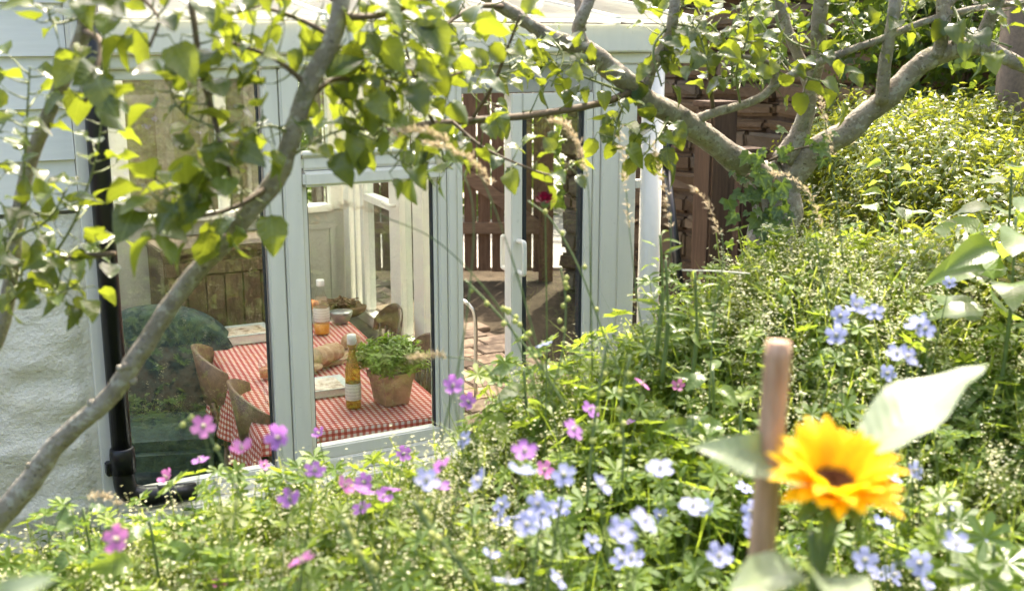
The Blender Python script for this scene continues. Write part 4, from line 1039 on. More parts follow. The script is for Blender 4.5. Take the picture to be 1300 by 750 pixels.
# ------------------------------------------------------------------ planting
def canopy_z(x, y):
    """Top of the planting at a spot."""
    s, d = facade_coords(x, y); t = -d
    z = 1.40 + .07 * noise.noise(Vector((x * 2.2, y * 2.2, 3))) + .05 * noise.noise(Vector((x * 6, y * 6, 9)))
    z += .34 * smooth(.30, .82, x) * smooth(2.1, 3.0, y) + .26 * smooth(1.0, 1.8, x) * smooth(3.2, 5.0, y)
    if x < .25: z -= .155 * smooth(-.30, .35, -x) * smooth(2.3, 1.3, t) * (1 - .7 * smooth(.65, .95, -x))
    z += .12 * smooth(-.15, .2, x) * smooth(2.2, 2.7, y) * (1 - smooth(.5, .75, x))
    if x < -.45: z -= .07 * smooth(.45, 1.0, -x)
    z -= .06 * smooth(2.4, 1.7, y) if y < 2.4 else 0
    edge = smooth(1.1, 1.7, t); a_ = .72 + .50 * smooth(3.3, 4.0, y); back = smooth(a_, a_ + .35, x) * smooth(1.7, 2.0, s)
    k = max(edge, back)
    return (.62 + .12 * noise.noise(Vector((x * 4, y * 4, 1)))) * (1 - k) + z * k

def palmate(r_=.03, lobes=7, gap=.5):
    V = [(0, 0, 0)]; F = []; n = lobes * 4
    for i in range(n + 1):
        a = -math.pi / 2 + gap / 2 + (2 * math.pi - gap) * i / n; ph = i % 4
        r = r_ * (.42, .86, 1.0, .82)[ph] * (1 - .12 * abs(i / n - .5))
        V.append((r * math.cos(a), r * math.sin(a), .12 * r + .25 * r * (ph == 0)))
    for i in range(n): F.append((0, i + 1, i + 2))
    return V, F
def tpl_bedstraw(seed, florets):
    r = random.Random(seed); parts = []; pr = []; h = .20
    lean = (r.uniform(-.05, .05), r.uniform(-.05, .05))
    def at(z): return Vector((lean[0] * (z / h) ** 2, lean[1] * (z / h) ** 2, z))
    if not florets:
        for k in range(3):
            z0, z1 = h * k / 3, h * (k + 1) / 3; a, b = at(z0), at(z1); w_ = .0012
            parts.append(([a + Vector((-w_, 0, 0)), a + Vector((w_, 0, 0)), b + Vector((w_, 0, 0)), b + Vector((-w_, 0, 0))], [(0, 1, 2, 3)])); pr.append(.6)
        for k in range(6):
            z = .03 + .03 * k; n_ = 5; l = .022 * (1 - .06 * k)
            for j in range(n_):
                parts.append(xf(blade(l * r.uniform(.8, 1.3), .0055, .3, 2), Matrix.Translation(at(z)) @ rotm(6.28 * j / n_ + r.uniform(-.4, .4), r.uniform(-.2, .6)))); pr.append(r.random())
    else:
        for k in range(24):
            z = h * r.uniform(.6, 1.08); q = at(z) + Vector((r.gauss(0, .014), r.gauss(0, .014), 0)) * (1.4 - z / h); s_ = r.uniform(.0016, .0031)
            m_ = Matrix.Translation(q) @ rotm(r.uniform(0, 6), r.uniform(-.7, .7))
            parts.append(xf(([(s_ * math.cos(q_ * 1.2566) * (1.25 if q_ % 2 else .8), s_ * math.sin(q_ * 1.2566), .3 * s_ * (q_ % 2)) for q_ in range(5)], [(0, 1, 2, 3, 4)]), m_)); pr.append(r.random())
    return make_tpl(parts, pr)
def tpl_crane(seed):
    r = random.Random(seed); parts = []; pr = []
    for k in range(3):
        h = r.uniform(.14, .26); a = r.uniform(0, 6.28); q = Vector((math.cos(a) * .05, math.sin(a) * .05, h)); w_ = .0013
        parts.append(([(-w_, 0, 0), (w_, 0, 0), q + Vector((w_, 0, 0)), q + Vector((-w_, 0, 0))], [(0, 1, 2, 3)])); pr.append(.5)
        parts.append(xf(palmate(r.uniform(.022, .036)), Matrix.Translation(q) @ rotm(a, r.uniform(-.6, .35), r.uniform(-.4, .4)))); pr.append(r.random())
    return make_tpl(parts, pr)
def tpl_leafy(seed, l=.034, w_=.016, n=9, h=.22, up=.5):
    r = random.Random(seed); parts = []; pr = []; sw_ = .0013
    parts.append(([(-sw_, 0, 0), (sw_, 0, 0), (sw_, 0, h), (-sw_, 0, h)], [(0, 1, 2, 3)])); pr.append(.5)
    for k in range(n):
        z = h * (.25 + .75 * k / (n - 1)); ll = l * (1.15 - .55 * k / n) * r.uniform(.8, 1.2)
        parts.append(xf(blade(ll, w_ * ll / l, r.uniform(.1, .7), 3), Matrix.Translation((0, 0, z)) @ rotm(k * 2.4 + r.uniform(-.4, .4), r.uniform(-.3, up + .4 * k / n), r.uniform(-.5, .5)))); pr.append(r.random())
    return make_tpl(parts, pr)
def tpl_grass(seed):
    r = random.Random(seed); parts = []; pr = []
    for k in range(6): parts.append(xf(blade(r.uniform(.16, .30), .004, r.uniform(.05, .5), 4), rotm(r.uniform(0, 6.28), r.uniform(.9, 1.4)))); pr.append(r.random())
    return make_tpl(parts, pr)

FLOWERS = [
 (608, 610, 34, 'blue', 'pale lilac blue cranesbill open flat, below the purple pair and left of the pinkest bloom'),
 (662, 600, 38, 'blue', 'blue cranesbill with spread veined petals, directly left of the small pink bloom'),
 (716, 603, 33, 'blue', 'pale blue cranesbill just right of the small pink bloom'),
 (763, 616, 34, 'blue', 'pale blue cranesbill between the pink bloom group and the lone blue flower on the right'),
 (684, 640, 32, 'blue', 'lilac cranesbill tucked directly above the whitest bloom'),
 (669, 666, 36, 'blue', 'whitest cranesbill bloom in the middle of the bed'),
 (645, 738, 42, 'blue', 'large pale cranesbill cut by the bottom edge left of centre'),
 (708, 735, 32, 'blue', 'pale cranesbill at the bottom edge, right of the largest pale one'),
 (838, 594, 36, 'blue', 'lone blue cranesbill above the blue cluster'),
 (541, 610, 36, 'blue', 'blue cranesbill just below a purple bloom, left of centre'),
 (788, 676, 40, 'blue', 'leftmost bloom of the blue cluster in front'),
 (817, 660, 40, 'blue', 'upper bloom of the blue cluster in front'),
 (801, 708, 34, 'blue', 'lowest bloom of the blue cluster in front'),
 (838, 655, 24, 'blue', 'small bloom at right end of the blue cluster in front'),
 (880, 642, 38, 'blue', 'round blue cranesbill left of the wooden stake'),
 (913, 706, 36, 'blue', 'shaded blue cranesbill at foot of the wooden stake'),
 (1098, 711, 34, 'blue', 'blue cranesbill just below right of the sunflower head'),
 (1160, 597, 26, 'blue', 'small blue cranesbill right of the sunflower petals'),
 (1214, 692, 38, 'blue', 'large blue cranesbill nearest the bottom right corner leaves'),
 (1168, 714, 34, 'blue', 'upper of two blue cranesbills at the bottom edge right of the sunflower'),
 (1171, 738, 32, 'blue', 'lower of two blue cranesbills at the bottom edge right of the sunflower'),
 (1220, 716, 28, 'blue', 'small blue cranesbill hanging under the large one at bottom right'),
 (1086, 388, 28, 'blue', 'blue cranesbill in front of the hedge, topmost of the right hand group'),
 (1110, 396, 26, 'blue', 'blue cranesbill touching the topmost one in front of the hedge'),
 (1166, 412, 32, 'blue', 'blue cranesbill with long petals in front of the hedge, rightmost of its row'),
 (1152, 452, 30, 'blue', 'blue cranesbill directly above the big pale sunflower leaf'),
 (1126, 474, 24, 'blue', 'small blue cranesbill beside the tip half of the pale sunflower leaf'),
 (1062, 426, 28, 'blue', 'blue cranesbill right of the stake top'),
 (1205, 360, 18, 'blue', 'tiny blue flower alone in the hedge'),
 (690, 438, 24, 'blue', 'blue cranesbill low in front of the glazed door'),
 (590, 558, 26, 'blue', 'blue cranesbill just below right of the conservatory sill end'),
 (1199, 621, 20, 'blue', 'tiny blue cranesbill above the large bottom right one'),
 (1012, 690, 24, 'blue', 'blue bloom half hidden between stake and sunflower stem'),
 (258, 541, 32, 'magenta', 'pink cranesbill seen edge on, highest in front of the left pane'),
 (307, 569, 30, 'magenta', 'pink cranesbill in front of the chair legs'),
 (354, 555, 34, 'violet', 'purple cranesbill against the foot of the white mullion'),
 (254, 584, 24, 'violet', 'purple cranesbill below the edge on pink one by the left pane'),
 (149, 684, 38, 'magenta', 'bright pink cranesbill alone at lower left below the downpipe'),
 (383, 711, 36, 'magenta', 'magenta cranesbill facing the viewer near bottom edge on the left'),
 (438, 616, 28, 'magenta', 'left of a pair of purple pink blooms under the sill'),
 (460, 625, 32, 'violet', 'right of a pair of purple pink blooms under the sill'),
 (212, 606, 24, 'magenta', 'small pink bloom at the bend of the black downpipe'),
 (335, 590, 16, 'magenta', 'tiny pink bud flower on the left sill'),
 (368, 634, 30, 'violet', 'flat purple bloom below the foot of the mullion'),
 (575, 490, 28, 'violet', 'purple bloom in front of the right conservatory post'),
 (595, 510, 24, 'violet', 'purple bloom beside the foot of the metal hoop rail'),
 (560, 592, 32, 'violet', 'purple cranesbill overlapping a blue one left of centre'),
 (666, 573, 34, 'violet', 'flat purple bloom above the pink and blue group at centre'),
 (691, 596, 26, 'magenta', 'pinkest bloom between two pale blue flowers at centre'),
 (728, 545, 32, 'violet', 'bright purple bloom standing alone right of centre'),
 (749, 520, 26, 'violet', 'dark purple bloom above the lone bright one right of centre'),
 (815, 487, 24, 'magenta', 'light pink bloom below the white downpipe'),
 (799, 536, 16, 'violet', 'tiny purple bloom halfway between downpipe foot and lone blue flower'),
 (861, 490, 18, 'magenta', 'small pink bloom right of the light pink one below the downpipe'),
 (512, 576, 22, 'violet', 'purple bloom under the right half of the sill'),
 (405, 550, 18, 'violet', 'small purple bloom against the checked cloth just right of the mullion'),
 (277, 741, 26, 'magenta', 'pink bloom cut by the bottom edge at lower left'),
 (230, 730, 16, 'magenta', 'tiny pink bud flower left of the bloom at the bottom edge'),
]
frng = random.Random(21)
for n_, x0, x1, y0, y1, c_, lab_ in ((10, 590, 790, 640, 735, 'blue', 'smaller lilac cranesbills among larger blooms at bottom centre'),
                                     (8, 1095, 1290, 600, 740, 'blue', 'smaller blue cranesbills right of the sunflower'),
                                     (6, 395, 560, 592, 645, 'violet', 'small purple cranesbills low under the window sill'),
                                     (5, 1040, 1185, 385, 480, 'blue', 'smaller blue cranesbills at the foot of the hedge'),
                                     (4, 840, 960, 600, 720, 'blue', 'smaller blue cranesbills left of the wooden stake')):
    ORD = ('leftmost', 'second from left', 'third from left', 'fourth from left', 'fifth from left', 'sixth from left', 'seventh from left', 'eighth from left', 'ninth from left', 'tenth from left')
    for k, q_ in enumerate(sorted((frng.uniform(x0, x1), frng.uniform(y0, y1), frng.uniform(24, 30)) for _ in range(n_))):
        FLOWERS.append((*q_, c_, ('rightmost' if k == n_ - 1 else ORD[k]) + ' of the ' + lab_))
FD = [(f_, min(2.5, max(1.28, 52.0 / f_[2]))) for f_ in FLOWERS]
def sites(n, xr, yr, cond, drop=(0, .14), h=.2, pxmin=-90, pxmax=1390):
    out = []
    tries = 0
    while len(out) < n and tries < n * 12:
        tries += 1; x = nrg.uniform(*xr); y = nrg.uniform(*yr)
        if not cond(x, y): continue
        d = y * CP + .75 * SP; px = 650 + FPX * x / d
        if not (pxmin < px < pxmax): continue
        if abs(x - .325) < .07 and y < 1.2: continue
        ct = canopy_z(x, y) + .04; qy = (ct - CAM.z); dd = y * CP - qy * SP; ux = 650 + FPX * x / dd; uy = 375 - FPX * (y * SP + qy * CP) / dd
        if any(abs(ux - f_[0]) < 17 and uy < f_[1] + 6 and dd < fd_ + .03 for f_, fd_ in FD): continue      # blooms stand clear of the leaves
        out.append((x, y, canopy_z(x, y) - h - abs(nrg.normal(0, 1)) * (drop[1]) * .6 - drop[0]))
    return np.array(out)
def put(tpls, pos, sc_=(.8, 1.3), tilt=.3, rr=None):
    chunks = []; idx = nrg.integers(0, len(tpls), len(pos))
    for k, tp in enumerate(tpls):
        p = pos[idx == k]; n = len(p)
        if n: chunks.append(scatter(tp, p, nrg.uniform(0, 6.28, n), nrg.normal(0, tilt, n), nrg.normal(0, tilt, n), nrg.uniform(*sc_, n), nrg.random(n)))
    return chunks
def t_of(x, y): return -facade_coords(x, y)[1]
def s_of(x, y): return facade_coords(x, y)[0]
def in_bed(x, y): return (t_of(x, y) > .95 or s_of(x, y) > 2.05) and y < 5.2
def patch(x, y, k): return noise.noise(Vector((x * 1.6, y * 1.6, k * 11.0)))
def is_hedge(x, y): return x > .98 + .22 * noise.noise(Vector((x * 2, y * 2, 4))) and y > 2.75

# fine bedstraw
bs1 = [tpl_bedstraw(i, False) for i in range(5)]; bs2 = [tpl_bedstraw(i, True) for i in range(5)]
pale = lambda x, y: in_bed(x, y) and not is_hedge(x, y) and (patch(x, y, 1) > -.12 or (x < -.25 and y < 2.3) or (x > .5 and y > 2.3))
pp = np.concatenate([sites(7600, (-1.7, 2.2), (1.0, 4.6), pale, (0, .16), .20), sites(1500, (.35, 1.2), (2.1, 3.8), in_bed, (-.03, .25), .2)])
join = put(bs1, pp, (.8, 1.35), .28); o = join_scatter('bedstraw', join, M['bed_pale']); tag(o, 'mass of pale fine leaved bedstraw filling the bed', 'ground cover', kind='stuff')
pf = pp[nrg.random(len(pp)) < np.where(pp[:, 0] > .30, .58, .9)] + np.array([0, 0, .015]); o = join_scatter('bedstraw_florets', put(bs2, pf, (.85, 1.35), .28), M['fluff']); tag(o, 'tiny cream florets speckling the flower bed', 'florets', kind='stuff')
# cranesbill leaves, leafy stems, grass
pc = sites(2600, (-1.7, 2.6), (.9, 4.8), lambda x, y: in_bed(x, y) and not is_hedge(x, y) and patch(x, y, 2) > -.25, (0, .14), .23)
ch = put([tpl_crane(i) for i in range(6)], pc, (.8, 1.35), .25)
pl = sites(4200, (-1.7, 2.6), (.9, 4.8), lambda x, y: in_bed(x, y) and not is_hedge(x, y), (.02, .18), .2)
ch += put([tpl_leafy(20 + i) for i in range(6)], pl, (.8, 1.3), .35)
pg = sites(520, (-1.7, 2.2), (.9, 4.2), lambda x, y: in_bed(x, y) and not is_hedge(x, y), (0, .08), .18)
ch += put([tpl_grass(40 + i) for i in range(4)], pg, (.7, 1.3), .3)
# lower dense layer that hides the soil, and the slope down to the glass
pu = sites(5200, (-2.0, 2.8), (.6, 4.9), lambda x, y: in_bed(x, y) and not is_hedge(x, y), (.14, .2), .2)
ch += put([tpl_leafy(60 + i, .045, .022) for i in range(5)], pu, (.9, 1.5), .4)
ps = sites(1500, (-2.2, 1.4), (2.2, 4.8), lambda x, y: .12 < t_of(x, y) < 1.15 and s_of(x, y) < 2.0, (.0, .1), .2)
ch += put([tpl_leafy(70 + i, .04, .018) for i in range(4)], ps, (.8, 1.4), .35)
px_ = sites(3000, (.35, 1.4), (2.1, 3.9), in_bed, (0, .30), .18)
ch += put([tpl_leafy(160 + i, .036, .015, 11, .2, .6) for i in range(5)], px_, (.8, 1.3), .5)
o = join_scatter('bed_foliage', ch, M['bed']); tag(o, 'dense green cranesbill and meadow leaves of the flower bed', 'foliage', kind='stuff')
# hedge on the right
def hedge_ok(x, y): return is_hedge(x, y) and y < 6.0
ph = sites(12000, (.7, 4.0), (2.7, 6.0), hedge_ok, (0, .24), .18, 900, 1420)
ch = put([tpl_leafy(80 + i, .044, .015, 11, .20, .7) for i in range(7)], ph, (.7, 1.25), .45)
o = join_scatter('hedge_foliage', ch, M['hedge']); tag(o, 'low yellow green narrow leaved hedge on the right bank', 'hedge', kind='stuff')
# outside the frame, coarser
po = []
for k in range(2600):
    x = nrg.uniform(-2.5, 5.5); y = nrg.uniform(-4, 4.5); d = y * CP + .75 * SP
    if d > .8 and -420 < 650 + FPX * x / d < 1560: continue
    if math.hypot(x, y) < .65 or t_of(x, y) < 1.3: continue
    po.append((x, y, .95 + .15 * noise.noise(Vector((x, y, 2))) + (.35 * smooth(1.0, 2.2, x))))
po = np.array(po)
o = join_scatter('garden_foliage', put([tpl_leafy(90 + i, .10, .05, 11, .40) for i in range(4)], po, (.9, 1.6), .35), M['bed']); tag(o, 'broad foliage of the surrounding garden beds', 'foliage', kind='stuff')
# tall shrubs: behind on the right, and round the garden
def shrub_cloud(boxes, l, w_, seed):
    pos = []
    for (x0, x1, y0, y1, z0, z1, n) in boxes:
        q = np.stack([nrg.uniform(x0, x1, n), nrg.uniform(y0, y1, n), nrg.uniform(z0, z1, n)], 1)
        k = np.array([noise.noise(Vector(v) * 1.7) for v in q]); pos.append(q[k > -.12])
    return put([tpl_leafy(seed + i, l, w_, 9, l * 3.4, .6) for i in range(5)], np.concatenate(pos), (.8, 1.4), .8)
o = join_scatter('shrub_foliage', shrub_cloud([(1.9, 3.9, 5.3, 6.2, 1.3, 2.75, 900), (2.6, 4.6, 4.4, 5.6, 1.4, 2.9, 900), (1.2, 2.6, 5.9, 6.9, 2.0, 3.0, 420), (.2, 2.2, 7.5, 9.5, 2.5, 4.2, 700)], .07, .036, 120), M['far_leaf'])
tag(o, 'dark leafy shrubs behind the hedge and stone wall', 'shrubs', kind='stuff')
o = join_scatter('boundary_foliage', shrub_cloud([(3.5, 5.5, -5, 4, .8, 4.4, 2600), (-1, 5, -6.5, -4.8, .8, 4.4, 1700), (-4, -2.4, 13, 16, 0, 4, 700), (-2, 3, 13, 15, 0, 3.4, 1300)], .13, .07, 130), M['far_leaf'])
tag(o, 'tall leafy boundary hedge round the garden', 'hedge', kind='stuff')
pd = P(1287, 90, 4.9); dkp = empty('dark_post', (pd.x, pd.y, .9), 0, 'dark weathered post at top right edge behind hedge', 'post')
MB().tube([(0, 0, 0), (.01, 0, .6), (-.01, 0, 1.7)], [.075, .07, .06], 12, True, .15).build('shaft', M['twig'], dkp)

# ivy on the right trunk
def ivy_leaf(r_=.022):
    a = [(-90, .25), (-60, .8), (-25, .95), (0, .62), (30, .85), (55, .6), (90, 1.15), (125, .6), (150, .85), (180, .62), (205, .95), (240, .8)]
    V = [(0, 0, 0)] + [(r_ * k * math.cos(R(t)), r_ * k * math.sin(R(t)) + r_ * .3, .15 * r_ * (k < .7)) for t, k in a]; n = len(a)
    return MB().add(V, [(0, i + 1, (i + 1) % n + 1) for i in range(n)], True).mesh('leaf', M['ivy'])
IV = [ivy_leaf(.020), ivy_leaf(.026), ivy_leaf(.016)]
iv = empty('ivy', P(972, 430, 3.36), 0, 'green ivy climbing the trunk of the right apple tree', 'ivy')
for (c, nl) in (([(965, 440, 3.33, 2), (958, 360, 3.33, 2), (968, 290, 3.32, 2), (962, 235, 3.3, 2), (968, 190, 3.3, 1.5)], 60), ([(990, 430, 3.33, 2), (985, 350, 3.33, 2), (975, 280, 3.32, 2), (985, 225, 3.3, 1.5)], 45), ([(968, 240, 3.3, 2), (950, 222, 3.3, 1.5), (935, 255, 3.3, 1)], 16), ([(975, 205, 3.3, 2), (1010, 190, 3.28, 1.5), (1040, 185, 3.26, 1)], 10)):
    path = wood_path(iv, 'vine', c, M['twig'], 6, 6, 0)
    for i in range(nl):
        k = rng.randrange(len(path)); q = path[k] + Vector((rng.gauss(0, .035), -.03 + rng.gauss(0, .03), rng.gauss(0, .025)))
        leaf_at(iv, q, Vector((rng.gauss(0, .7), -.3, -.7)), Vector((rng.gauss(0, .4), -.8, .6 + rng.gauss(0, .3))), rng.uniform(.8, 1.4), IV)

# ------------------------------------------------------------------ flowers
def petal_mesh(name, L, W, mat, notch=.12, cup=.25, n=6):
    V = []; F = []
    for i in range(n + 1):
        u = i / n; hw_ = W / 2 * (math.sin(math.pi * (.05 + .80 * u) ** 1.1)) ** .8
        for k in (-1, -.5, 0, .5, 1):
            y = u * L - (notch * L * (1 - abs(k)) if i == n else 0) - (.07 * L * abs(k) if i == n else 0)
            V.append((hw_ * k, y, cup * L * u * u + .10 * hw_ * k * k))
    for i in range(n):
        for k in range(4): a = i * 5 + k; F.append((a, a + 1, a + 6, a + 5))
    return MB().add(V, F, True).mesh(name, M[mat])
PET = {c: [petal_mesh('petal', .0195, .0135, 'petal_' + c, .1, q) for q in (.05, .22, .4)] for c in ('blue', 'violet', 'magenta')}
CEN = MB().lathe([(.0012, -.004), (.0030, .0), (.0028, .003), (.0012, .007), (.0018, .009), (0, .0095)], 8).mesh('centre', M['pollen'])
STEMS = []
for k in range(4):
    a = rng.uniform(0, 6.28); STEMS.append(MB().tube(spline([(0, 0, -.001), (.004 * math.cos(a), .004 * math.sin(a), -.03), (.02 * math.cos(a), .02 * math.sin(a), -.13), (.05 * math.cos(a), .05 * math.sin(a), -.32)], 4), [.0009] * 5 + [.0012] * 8, 6).mesh('stem', M['stem']))
SEP = MB().lathe([(.0008, -.006), (.0035, -.002), (.0055, .0), (.003, .001), (0, .001)], 6).mesh('calyx', M['stem'])
def flower(px, py, size, c, label):
    d = min(2.5, max(1.28, 52.0 / size)); p = P(px, py, d)
    sc_ = size * 1.0 * d / FPX / .0385
    t = empty('cranesbill_flower', p, 0, label, 'flower', {'blue': 'blue cranesbill flowers', 'violet': 'purple cranesbill flowers', 'magenta': 'pink cranesbill flowers'}[c])
    nd = Vector((rng.gauss(0, .5), -.45 + rng.gauss(0, .5), .75)).normalized()
    q = nd.to_track_quat('Z', 'Y').to_matrix().to_4x4() @ Matrix.Rotation(rng.uniform(0, 6.28), 4, 'Z') @ Matrix.Scale(sc_, 4)
    cupm = PET[c][rng.randrange(3)]
    for k in range(5): mesh_obj('petal', cupm, None, t, q @ Matrix.Rotation(k * 2 * math.pi / 5 + rng.uniform(-.08, .08), 4, 'Z') @ Matrix.Translation((0, .0012, 0)) @ Matrix.Rotation(rng.uniform(-.12, .15), 4, 'X'))
    mesh_obj('centre', CEN, None, t, q); mesh_obj('calyx', SEP, None, t, q)
    mesh_obj('stem', STEMS[rng.randrange(4)], None, t)
for f in FLOWERS: flower(*f)

# crimson scabious on a tall stem
p = P(692, 258, 2.35); ks = empty('crimson_scabious', p, 0, 'dark crimson pompom flower on a tall stem before the glazed door', 'flower')
pm_ = petal_mesh('petal', .018, .009, 'petal_red', .1, .3, 3)
for k in range(46):
    a = k * 2.4; e_ = -.25 + 1.5 * (k / 46) ** .8
    mesh_obj('petal', pm_, None, ks, Matrix.Translation((0, 0, .002)) @ Matrix.Rotation(a, 4, 'Z') @ Matrix.Rotation(e_, 4, 'X') @ Matrix.Translation((0, .009 * (1 - k / 70), 0)) @ Matrix.Scale(rng.uniform(.8, 1.15), 4))
MB().tube(spline([(0, 0, 0), (.002, 0, -.10), (.006, .01, -.35), (0, .02, -.75)], 5), .0016, 6).build('stem', M['stem'], ks)
MB().lathe([(.002, -.012), (.008, -.006), (.010, .0), (0, .004)], 10).build('calyx', M['stem'], ks)

# ------------------------------------------------------------------ grasses and seed heads
def grass_stalk(stalk, head, label, w_=.004, dens=70):
    base = P(*stalk[0]); t = empty('grass_stalk', base, 0, label, 'grass', 'seeding grasses')
    sp = [P(*q) - base for q in stalk]; path = [Vector(q) for q in spline([tuple(v) for v in sp], 6)]
    MB().tube(path, [.0016] * (len(path) // 2) + [.0011] * (len(path) - len(path) // 2), 5).build('stalk', M['stem'], t)
    hp_ = [Vector(q) for q in spline([tuple(P(*q) - base) for q in head], 8)]; pos = []; tilt = []
    n = dens; idx = nrg.uniform(0, len(hp_) - 1.01, n); V = []
    tpb = make_tpl([xf(blade(.014, .0028, .1, 2), rotm(0, .5)), xf(blade(.012, .0024, .1, 2), rotm(1.2, .9))], [.2, .8])
    pos = np.array([tuple(hp_[int(i)].lerp(hp_[int(i) + 1], i % 1)) for i in idx]) + nrg.normal(0, .0025, (n, 3))
    dirv = (hp_[-1] - hp_[0]).normalized(); yaw = math.atan2(-dirv.x, dirv.y)
    c = scatter(tpb, pos, np.full(n, yaw) + nrg.normal(0, .7, n), nrg.normal(0, .4, n), nrg.normal(0, .4, n), nrg.uniform(.7, 1.3, n), nrg.random(n))
    o = join_scatter('seed_head', [c], M['straw'], t); o['kind'] = 'stuff'
grass_stalk([(752, 470, 2.3), (750, 360, 2.25), (748, 260, 2.2), (744, 215, 2.2)], [(745, 225, 2.2), (735, 185, 2.2), (718, 160, 2.2), (700, 154, 2.2)], 'tan drooping grass head in front of the glazed door', dens=110)
grass_stalk([(690, 470, 2.0), (660, 360, 1.98), (630, 270, 1.95), (610, 222, 1.95)], [(625, 235, 1.95), (600, 205, 1.95), (570, 190, 1.95), (540, 183, 1.95)], 'tan grass head arching over the right conservatory post', dens=110)
grass_stalk([(560, 560, 1.9), (590, 420, 1.9), (600, 260, 1.9), (560, 175, 1.9)], [(570, 182, 1.9), (545, 168, 1.9), (520, 168, 1.9), (500, 178, 1.9)], 'tan grass head bending left above the sash window', dens=90)
grass_stalk([(690, 520, 2.0), (640, 400, 1.98), (560, 310, 1.95), (480, 272, 1.95)], [(490, 276, 1.95), (455, 264, 1.95), (430, 265, 1.95), (402, 284, 1.95)], 'single thin grass stem bowing across the sash window', dens=34)
grass_stalk([(640, 520, 2.0), (620, 470, 2.0), (590, 455, 2.0), (560, 453, 2.0)], [(570, 453, 2.0), (550, 452, 2.0), (535, 455, 2.0), (518, 460, 2.0)], 'short pale grass head level with the herb pot', dens=60)
grass_stalk([(800, 500, 2.4), (838, 400, 2.4), (850, 330, 2.4), (852, 270, 2.4)], [(852, 290, 2.4), (846, 250, 2.4), (838, 215, 2.4), (830, 180, 2.4)], 'loose grass head rising beside the white downpipe', dens=60)
grass_stalk([(900, 520, 2.4), (905, 420, 2.4), (918, 330, 2.4), (915, 290, 2.4)], [(914, 300, 2.4), (905, 270, 2.4), (893, 250, 2.4), (880, 240, 2.4)], 'loose grass head in front of the reddish timber post', dens=40)
grass_stalk([(1060, 420, 2.5), (1040, 330, 2.5), (1030, 260, 2.5), (1015, 230, 2.5)], [(1045, 290, 2.5), (1030, 250, 2.5), (1000, 225, 2.5), (980, 222, 2.5)], 'soft tan grass plume over the tree trunk', dens=60)
grass_stalk([(1070, 330, 2.6), (1062, 250, 2.6), (1052, 190, 2.6), (1046, 140, 2.6)], [(1058, 200, 2.6), (1052, 170, 2.6), (1047, 145, 2.6), (1042, 125, 2.6)], 'thin tan grass spike in front of the forked limb', dens=50)
grass_stalk([(830, 480, 2.3), (812, 400, 2.3), (800, 300, 2.3), (795, 240, 2.3)], [(800, 290, 2.3), (795, 240, 2.3), (792, 200, 2.3), (790, 160, 2.3)], 'upright grass spike across the white end panel', dens=50)
grass_stalk([(60, 690, 2.0), (85, 640, 2.0), (100, 632, 2.0), (115, 632, 2.0)], [(110, 632, 2.0), (125, 630, 2.0), (140, 634, 2.0), (150, 640, 2.0)], 'short pale grass head low against the white wall', dens=30)
def bud_spike(path, label, r=.0022, buds=9):
    base = P(*path[0]); t = empty('budded_stem', base, 0, label, 'stem', 'budded green stems')
    pts = [Vector(q) for q in spline([tuple(P(*q) - base) for q in path], 6)]
    MB().tube(pts, r, 6).build('stalk', M['stem'], t)
    for k in range(buds):
        q = pts[int(len(pts) * (.35 + .62 * k / buds))]
        MB().lathe([(0, -.005), (.0045, -.002), (.0055, .002), (.002, .006), (0, .007)], 7, Matrix.Translation(q + Vector((rng.gauss(0, .005), rng.gauss(0, .005), 0)))).build('bud', M['bud'], t)
M['bud'] = plain('yellow_bud', (.42, .44, .12), .5, .25, 90)
bud_spike([(600, 740, 1.5), (575, 705, 1.5), (548, 672, 1.5), (524, 636, 1.5)], 'thick yellow green budded stem leaning left in front, nearer the centre', .0035)
bud_spike([(482, 760, 1.45), (468, 725, 1.45), (452, 695, 1.45), (434, 660, 1.45)], 'thick yellow green budded stem leaning left at lower edge', .0035)
bud_spike([(720, 520, 2.1), (690, 470, 2.1), (655, 425, 2.1), (620, 385, 2.1), (590, 355, 2.1)], 'long green stem slanting across the doorway opening', .0022, 5)
bud_spike([(790, 480, 2.2), (765, 420, 2.2), (735, 340, 2.2), (700, 280, 2.2), (670, 255, 2.2)], 'long green stem slanting across the glazed door', .0018, 4)
bud_spike([(700, 500, 2.2), (715, 440, 2.2), (718, 380, 2.2), (712, 340, 2.2)], 'upright budded stem before the door glass', .0018, 8)
bud_spike([(690, 480, 2.15), (670, 430, 2.15), (650, 400, 2.15), (635, 390, 2.15)], 'yellowish budded stem in front of the door stile', .0018, 9)
bud_spike([(310, 640, 1.8), (275, 570, 1.8), (250, 530, 1.8), (222, 545, 1.8)], 'thin budded stem rising before the left pane', .0014, 5)
bud_spike([(745, 640, 1.9), (752, 560, 1.9), (760, 500, 1.9), (772, 430, 1.9)], 'tall straight green stem right of centre', .0026, 6)
bud_spike([(790, 610, 1.9), (792, 560, 1.9), (788, 520, 1.9), (800, 450, 1.9)], 'second tall green stem right of centre', .0024, 6)

